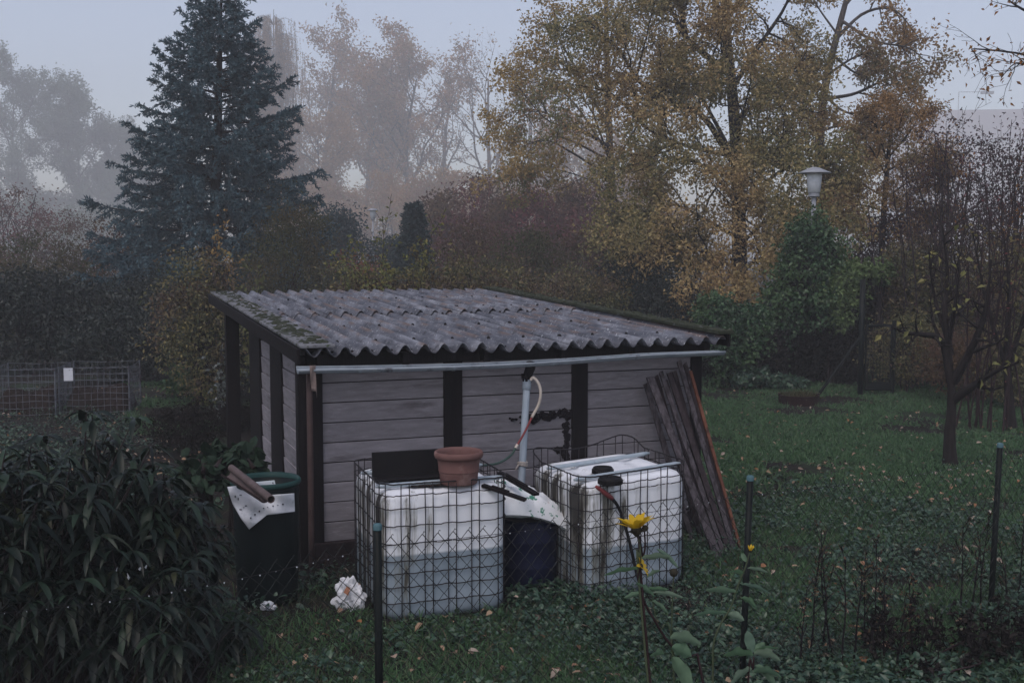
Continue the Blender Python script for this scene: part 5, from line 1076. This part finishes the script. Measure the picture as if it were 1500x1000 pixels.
# ================================================================== FLOWERS
def sunflower_plant(label, Y, stems, base_px, seed):
    b = atY(base_px[0], base_px[1], Y); b[2] = 0; t = T('sunflower_plant', label, 'flower', b); rng = np.random.default_rng(seed)
    st = MB(); lf = MB()
    for path, r, tone in stems['stem']:
        P = [atY(x, y, Y + dy) for x, y, dy in path]; low = P[-1].copy()
        if low[2] > .1 and stems.get('down', True): P += [np.array([b[0] + (low[0]-b[0])*.35, b[1], low[2]*.45]), b - [0,0,.05]]
        st.tube(t.L(smooth_path(np.array(P), 26)), r*np.linspace(.75,1.25,26), 7, 0 if tone else 1)
    st.build('stem', [pmat('flower_stem', (.05,.07,.04), (.07,.085,.05), 9, .6), M['stem_red']], t.o, smooth=True)
    for (x, y, dx, dy, L_, w, dr) in stems['leaf']:      # base pixel, direction in the picture plane, length and width in metres, droop
        p = t.L(atY(x, y, Y)); d = nrm([dx, rng.uniform(-.35,.1), -dy]); s = nrm(np.cross(d, [rng.uniform(-.3,.3),.85,rng.uniform(.3,.9)])); n_ = np.cross(s, d); n_ *= np.sign(n_[2]+1e-6); V = []; k = 9
        for xx in np.linspace(0,1,k):
            c = p + d*L_*xx - np.array([0,0,1])*L_*dr*xx**2; hw = w/2*(math.sin(PI*(xx*.9+.04))**.75)*(1 if xx < .97 else .05); rp = .10*w*math.sin(xx*14)
            for q in (-1,-.5,0,.5,1): V.append(c + s*hw*q + n_*(abs(q)*hw*.45 + rp*abs(q)))
        lf.add(V, [(a*5+q, a*5+q+1, a*5+q+6, a*5+q+5) for a in range(k-1) for q in range(4)])
    lf.build('foliage', leafmat('flower_leaf_%d' % seed, [(.13,.20,.15),(.10,.19,.10),(.18,.25,.18)], .45, .3), t.o, smooth=True)
    for (x, y, R_, tilt, npet, arc) in stems['head']:
        c = t.L(atY(x, y, Y)); pe = MB(); dk = MB(); Rm = np.asarray(Matrix.Rotation(tilt[0],3,'X') @ Matrix.Rotation(tilt[1],3,'Y'))
        for k in range(npet):
            a = 2*PI*k/npet + rng.normal(0,.10); el = arc + rng.normal(0,.16); L_ = R_*rng.uniform(.82,1.12); V = []
            rad = np.array([math.cos(a),math.sin(a),0]); tan = np.array([-math.sin(a),math.cos(a),0]); up = np.array([0,0,1.])
            for xx in np.linspace(0,1,6):
                e = el - .16*xx; cc = rad*R_*.17 + (rad*math.cos(e)+up*math.sin(e))*L_*.85*xx; hw = R_*.15*math.sin(PI*(xx*.86+.10))**.7*(1 if xx < .95 else .12)
                for q in (-1,0,1): V.append(cc + tan*hw*q + up*(abs(q)*hw*.30))
            V = np.array(V) @ Rm.T + c; pe.add(V, [(i*3+q, i*3+q+1, i*3+q+4, i*3+q+3) for i in range(5) for q in range(2)])
        fl = pe.build('flower_head', M['petal'], t.o, smooth=True)
        def lath(prof): 
            m_ = MB(); m_.lathe(prof, 16); v = np.concatenate(m_.V) @ Rm.T + c; dk.add(v, m_.F[0])
        lath([(.001,-R_*.34),(R_*.10,-R_*.32),(R_*.22,-R_*.16),(R_*.25,-R_*.02),(R_*.20,R_*.06),(R_*.12,R_*.13),(.001,R_*.15)])
        for k in range(14): a = k*.449*2*PI/2; dk.add(np.array([[R_*.22*math.cos(a),R_*.22*math.sin(a),-R_*.18],[R_*.40*math.cos(a+.1),R_*.40*math.sin(a+.1),-R_*.10],[R_*.24*math.cos(a+.25),R_*.24*math.sin(a+.25),-R_*.04]]) @ Rm.T + c, [(0,1,2)])
        dk.build('calyx', M['calyx'], fl)
    for (x, y, R_) in stems.get('bud', []):
        c = t.L(atY(x, y, Y)); m_ = MB(); m_.lathe([(.001,-R_),(R_*.7,-R_*.7),(R_,0),(R_*.75,R_*.7),(.001,R_*.9)], 12, c); m_.build('bud', M['calyx'], t.o, smooth=True)
    return t
M['petal'] = leafmat('petal_yellow', [(.62,.40,.015),(.70,.48,.03),(.55,.33,.01)], .5, .35, .3)
M['calyx'] = pmat('calyx', (.02,.022,.018), (.045,.04,.028), 30, .8, .4)
FYp = 3.15
sunflower_plant('tall plant with an open yellow daisy flower in front of the streaked tank', FYp, dict(
    stem=[([(932,776,0),(937,800,0),(938,822,0),(935,850,0),(945,884,.02),(958,906,.02),(975,935,.04),(1000,962,.04),(1030,1000,.05)], .0036, False),
          ([(932,775,0),(937,800,0),(938,822,0),(936,850,0)], .0034, True), ([(944,775,.03),(945,800,.03),(942,815,.02),(938,828,.0)], .003, False), ([(987,838,.05),(985,880,.05),(984,930,.05),(988,1000,.06)], .0024, True), ([(956,832,.05),(956,880,.05),(966,920,.04),(985,955,.04)], .002, True)],
    leaf=[(937,833,-1,.02,.105,.026,.10),(940,818,1,-.18,.085,.030,.05),(962,804,1,.55,.07,.016,.25),(942,868,-1,.22,.055,.020,.05),(948,862,1,.05,.060,.018,-.05),(957,872,-.85,-.55,.06,.024,-.1),(957,868,1,.02,.085,.020,.10),(955,880,1,.45,.05,.02,.3),(982,935,1,-.05,.085,.055,.20),(984,948,1,.35,.06,.045,.1),(972,958,-1,-.1,.04,.04,.15),(985,962,.6,.9,.10,.045,.2),(948,846,1,-.9,.05,.018,.2)],
    head=[(932,774,.064,(-.15,-.10),18,.80),(939,828,.036,(.5,.9),10,.35)], bud=[(945,773,.010),(987,838,.013)]), (1010,990), 2)
sunflower_plant('younger flower plant with one yellow bud beside the second fence post', 3.3, dict(
    stem=[([(1099,806,0),(1092,830,0),(1080,860,0),(1070,890,0),(1055,915,0),(1045,945,0),(1044,1000,0)], .0030, True)],
    leaf=[(1090,840,-1,-.35,.05,.018,.1),(1095,832,1,.05,.06,.016,.15),(1086,856,1,.05,.085,.022,.25),(1080,868,-1,-.22,.105,.030,.05),(1086,876,1,.3,.045,.03,.3),(1066,898,-1,.0,.10,.026,.1),(1066,900,1,.1,.05,.03,.25),(1093,822,-.5,-1,.03,.015,0)],
    head=[(1099,806,.020,(.2,.1),9,1.15)]), (1044,1000), 3)
sunflower_plant('low leafy shoot with a bright green tip at the foot of the second fence post', 3.2, dict(
    stem=[([(1104,962,0),(1103,980,0),(1096,1000,0)], .003, False)],
    leaf=[(1103,960,-1,-.1,.085,.05,.15),(1105,958,1,-.1,.075,.045,.25),(1103,955,-.3,-1,.06,.03,-.1),(1106,958,.5,-.8,.05,.025,.1),(1106,952,1,-.25,.07,.018,.1),(1104,985,1,-.2,.08,.045,.3),(1102,980,-1,.35,.08,.045,.3),(1106,975,1,.5,.07,.03,.4)], head=[]), (1096,1000), 4)
# ================================================================== DEAD WEED STALKS ALONG THE FENCE
wk = dict(max=2, n=[7,3,0], ang=[30,38,40], len=[.22,.45,.5], seg=[.14,.08,.06], wob=[.05,.14,.2], up=[.03,.08,.05], t0=.35)
for i, (px, ytop, Yw) in enumerate(((1187,800,7.5),(1206,772,7.7),(1222,784,7.4),(1237,812,7.2),(1252,826,7.3),(1268,806,7.6),(1284,790,7.8),(1296,838,7.3),(1340,845,7.4),(1404,758,8.4),(1420,775,8.3),(1436,742,8.6),(1478,790,8.4),(1490,760,8.6),(1172,850,7.2),(1312,870,7.2))):
    b = atY(px, 900, Yw); b[2] = 0; h = atY(px, ytop, Yw)[2]
    t = T('dead_weed', 'thin dark withered weed stalk standing along the chain link fence', 'weed', b, 0, 'withered weed stalks along the fence'); out = []
    sprout(out, [0,0,-.03], [RNG.normal(0,.05),RNG.normal(0,.05),1], h, .009, 0, wk); wood_mb(out, 5, minr=.0028).build('stem', M['tar'], t.o)
    P, A = on_twigs(out, (1,2), 10, .008); N = len(P); mb = MB(); leaf_mb(mb, P, A+rdir(N)*.6, .026*RNG.uniform(.6,1.3,N), .012, .2, .1); mb.build('foliage', LM['rust'], t.o)  # these are the brown seed heads on the side twigs, not leaves
for a, b, lab in (((1300,992),(1455,921),'longest thin cane lying along the ground towards the third fence post'), ((1345,998),(1440,968),'short cane lying below the longest one')):
    p, q = onZ(*a, .10), onZ(*b, .16); t = T('cane', lab, 'cane', (p+q)/2*[1,1,0]); mb = MB(); mb.tube(t.L(np.linspace(p, q, 6)+RNG.normal(0,.008,(6,3))), .006, 6); mb.build('stalk', M['stem_red'], t.o)
shoots('dead_fern', 'dark withered fern clump in the lower picture corner beyond the fence', 1425, 7.4, 300, 880, 46, M['tar'], leafm=LM['dead'], per=16, leaf=.055, cat='fern', lean=.35)
# ================================================================== GROUND COVER
def scatter(n, Y0, Y1, pxa, pxb, pw=1.0):
    u = RNG.random(n); Y = 1/((1-u)/Y0 + u/Y1) if pw == 1 else Y0*(Y1/Y0)**u
    px = RNG.uniform(pxa, pxb, n); X = (px-750)/F*Y*1.02; return np.c_[X, Y, np.zeros(n)]
def clear(P, pad=.0):
    """True where no tank, barrel or shed stands"""
    U = P[:,0]*CA + P[:,1]*SA; V = -P[:,0]*SA + P[:,1]*CA
    ok = ~((U > U0-.05) & (U < UW1+.05) & (V > V0-.05) & (V < 15.6))
    for t, W, D in ((tL,.985,1.1),(tR,.96,1.02)):
        q = t.L(P); ok &= ~((q[:,0] > -pad) & (q[:,0] < W+pad) & (q[:,1] > -pad) & (q[:,1] < D+pad))
    for c, r in ((gc,.28),(bc,.27)): ok &= np.hypot(P[:,0]-c[0], P[:,1]-c[1]) > r
    return ok
def patch(P, s, th):   # uneven growth: a sum of waves in world space
    f = np.sin(P[:,0]*1.3*s+P[:,1]*.7*s)+np.sin(P[:,0]*2.9*s-P[:,1]*2.1*s+1)+.7*np.sin(P[:,1]*4.3*s+P[:,0]*1.1*s+2)+.5*np.sin(P[:,0]*7.7*s+P[:,1]*6.1*s); return f + RNG.normal(0,.5,len(P)) > th
def stuff(name, label, mb, mat, cat):
    o = mb.build(name, mat); tag(o, label, cat, kind='stuff'); return o
def lawn_side(P):   # the open lawn lies beyond and right of the shed
    U = P[:,0]*CA + P[:,1]*SA; return U > UW1 + .3
mb = MB()
def blades(P, L_, w):
    N = len(P); d = rdir(N, 1.2, .6); s = np.cross(d, RNG.normal(0,1,(N,3))); s /= np.linalg.norm(s,axis=1,keepdims=True); L_ = L_*RNG.uniform(.5,1.3,N); w = w*RNG.uniform(.7,1.3,N)
    tip = P + d*L_[:,None]; tip[:,2] -= L_*.25; mid = P + d*(L_*.55)[:,None]; v = np.stack([P - s*w[:,None]/2, P + s*w[:,None]/2, mid + s*w[:,None]*.4, tip, mid - s*w[:,None]*.4],1); o = np.arange(N)[:,None]*5
    mb.add(v.reshape(-1,3), np.concatenate([o+[0,1,2],o+[0,2,4],o+[4,2,3]]))
P = scatter(150000, 10.5, 25.5, 950, 1560); P = P[clear(P) & lawn_side(P)]; k = patch(P, .8, -1.0); blades(P[k], .10, .010)
P = np.concatenate([scatter(85000, 6.4, 13.5, 800, 1560), scatter(5000, 6.4, 9.2, 300, 800)]); P = P[clear(P,.05)]; k = patch(P, 1.5, -.3); blades(P[k], .15, .007)
P = scatter(8000, 6.4, 8.5, 320, 1000); P = P[clear(P,.05)]; blades(P, .15, .006)
P = scatter(12000, 17, 24, 190, 330); k = patch(P, .6, .2); blades(P[k], .11, .010)
stuff('grass', 'short rough grass on the lawn and along the fence', mb, LM['grass'], 'grass')
mb = MB(); P = scatter(5000, 6.4, 12, 320, 1560); P = P[clear(P,.05)]; blades(P, .20, .004); stuff('dry_grass', 'dry pale straw blades among the green grass', mb, LM['straw'], 'grass')
mb = MB()
P = scatter(40000, 6.6, 14.8, 760, 1570); P = P[clear(P,.02)]; V = -P[:,0]*SA + P[:,1]*CA; k = (patch(P, 1.1, -.9)) & ~((P[:,1] > 12.6 + .5*np.sin(P[:,0]*2)) & lawn_side(P) & (RNG.random(len(P)) < .85)); P = P[k]
Q = scatter(4500, 6.6, 10.6, 320, 780); Q = Q[clear(Q,.02)]; Q = Q[patch(Q, 1.3, -.2)]
R2 = scatter(9000, 12, 22, -60, 200); R2 = R2[patch(R2, .7, -.8)]
R3 = scatter(3500, 12, 21, 180, 330); R3 = R3[patch(R3, .9, .5)]
P = np.concatenate([P, Q, R2, R3]); N = len(P); P[:,2] = RNG.uniform(.01,.13,N)*(1+.5*np.sin(P[:,0]*2.2)*np.sin(P[:,1]*1.7))
leaf_mb(mb, P, rdir(N,.12,.35), RNG.uniform(.022,.085,N)*(.75+.5*np.sin(P[:,0]*3.1+1)*np.sin(P[:,1]*2.3)), RNG.uniform(.02,.055,N), .16, .3, .9, six=True); stuff('ground_cover', 'low round leaved ground cover between the fence and the lawn', mb, LM['ground'], 'ground cover')
mb = MB(); P = np.concatenate([scatter(420, 6.6, 14, 700, 1560), scatter(420, 12, 25, 960, 1560), scatter(70, 6.6, 10, 330, 700), scatter(400, 12, 23, -40, 330)]); P = P[clear(P)]; N = len(P); P[:,2] = RNG.uniform(.03,.13,N)*np.where(P[:,1] < 14, 1, .6)
leaf_mb(mb, P, rdir(N,.05,.3), RNG.uniform(.035,.085,N), RNG.uniform(.03,.055,N), .22, .3, 1.0, six=True); stuff('fallen_leaves', 'pale brown and orange leaves lying on grass and ground cover', mb, LM['fallen'], 'leaves')
mb = MB(); P = rc + np.c_[RNG.normal(0,rR*.42,(500,2)), np.full(500,.10)]; P = P[np.hypot(*(P-rc)[:,:2].T) < rR*.93]; N = len(P); leaf_mb(mb, ring.L(P), rdir(N,.9,.5), RNG.uniform(.08,.22,N), .022, .1, .2); mb.build('weed_growth', LM['olive'], ring.o)
# ================================================================== GROUND, HAZE, LIGHT, CAMERA
n = 120; xs = np.sign(np.linspace(-1,1,n))*np.abs(np.linspace(-1,1,n))**2.4*300; ys = np.abs(np.linspace(0,1,n))**2.0*430 - 30
X, Y = np.meshgrid(xs, ys); Z = np.zeros_like(X); far = np.clip((np.hypot(X, Y)-60)/60, 0, 1); Z = .35*far*np.sin(X*.05)*np.cos(Y*.04)
mb = MB(); mb.add(np.stack([X,Y,Z],-1).reshape(-1,3), [(a*n+b, a*n+b+1, (a+1)*n+b+1, (a+1)*n+b) for a in range(n-1) for b in range(n-1)])
gm = pmat('garden_soil', (.008,.007,.006), (.020,.016,.015), 1.6, .95, .8, spots=[((.020,.034,.018), .55, .50, .62), ((.075,.058,.055), 14, .60, .70)], bscale=18)
g = mb.build('ground', gm); tag(g, 'flat dark garden soil with patches of grass', 'ground', kind='structure')
hb = bpy.data.objects
hz = MB(); hz.box((0, 185, 33.3), (640, 460, 69)); hm = bpy.data.materials.new('haze_air'); hm.use_nodes = True; nt = hm.node_tree
for q in list(nt.nodes):
    if q.type == 'BSDF_PRINCIPLED': nt.nodes.remove(q)
pv = nt.nodes.new('ShaderNodeVolumePrincipled'); pv.inputs['Color'].default_value = HCOL; pv.inputs['Density'].default_value = HAZE; pv.inputs['Anisotropy'].default_value = ANISO
nt.links.new(pv.outputs[0], nt.nodes['Material Output'].inputs['Volume'])
h = hz.build('haze', hm); tag(h, 'pale morning mist over the whole garden', 'mist', kind='stuff')
w = bpy.data.worlds.new('World'); sc.world = w; w.use_nodes = True; nt = w.node_tree; bg = nt.nodes['Background']
sky = nt.nodes.new('ShaderNodeTexSky'); sky.sky_type = 'NISHITA'; sky.sun_disc = False; EL, ROT = math.radians(SEL), math.radians(SROT); sky.sun_elevation = EL; sky.sun_rotation = ROT; sky.air_density = 1.0; sky.dust_density = 3.0
hs_ = nt.nodes.new('ShaderNodeHueSaturation'); hs_.inputs['Saturation'].default_value = SKYSAT; nt.links.new(sky.outputs[0], hs_.inputs['Color'])
tcw = nt.nodes.new('ShaderNodeTexCoord'); sxw = nt.nodes.new('ShaderNodeSeparateXYZ'); nt.links.new(tcw.outputs['Generated'], sxw.inputs[0])
mrw = nt.nodes.new('ShaderNodeMapRange'); mrw.interpolation_type = 'SMOOTHSTEP'; nt.links.new(sxw.outputs['Z'], mrw.inputs[0])
for q_, v_ in zip((1,2,3,4), (.05,.55,HLIFT,1.0)): mrw.inputs[q_].default_value = v_
mlw = nt.nodes.new('ShaderNodeVectorMath'); mlw.operation = 'SCALE'; nt.links.new(hs_.outputs[0], mlw.inputs[0]); nt.links.new(mrw.outputs[0], mlw.inputs['Scale'])
tnw = nt.nodes.new('ShaderNodeVectorMath'); tnw.operation = 'MULTIPLY'; nt.links.new(mlw.outputs[0], tnw.inputs[0]); tnw.inputs[1].default_value = (1.05,1.0,1.03); nt.links.new(tnw.outputs[0], bg.inputs[0]); bg.inputs[1].default_value = SKYSTR
sl = bpy.data.lights.new('sun', 'SUN'); sl.energy = SUNSTR; sl.angle = math.radians(25); sl.color = (1,.97,.93); so = bpy.data.objects.new('sun', sl); C.objects.link(so)
sdir = Vector((math.sin(ROT)*math.cos(EL), math.cos(ROT)*math.cos(EL), math.sin(EL))); so.rotation_euler = (-sdir).to_track_quat('-Z', 'Y').to_euler(); so.location = (0,-10,40)
cam = bpy.data.cameras.new('camera'); cam.sensor_width = 36; cam.lens = F/1500*36; cam.clip_end = 1000; cam.clip_start = .05; co = bpy.data.objects.new('camera', cam); C.objects.link(co)
co.location = (0,0,H); co.rotation_euler = (PI/2 - TH, 0, 0); sc.camera = co
sc.view_settings.view_transform = 'Standard'; sc.view_settings.look = 'None'; sc.view_settings.exposure = EXPO; sc.view_settings.gamma = 1
sc.render.engine = 'CYCLES'; cy = sc.cycles; cy.max_bounces = 6; cy.diffuse_bounces = 2; cy.glossy_bounces = 2; cy.transmission_bounces = 3; cy.volume_bounces = 2; cy.transparent_max_bounces = 4; cy.use_denoising = True
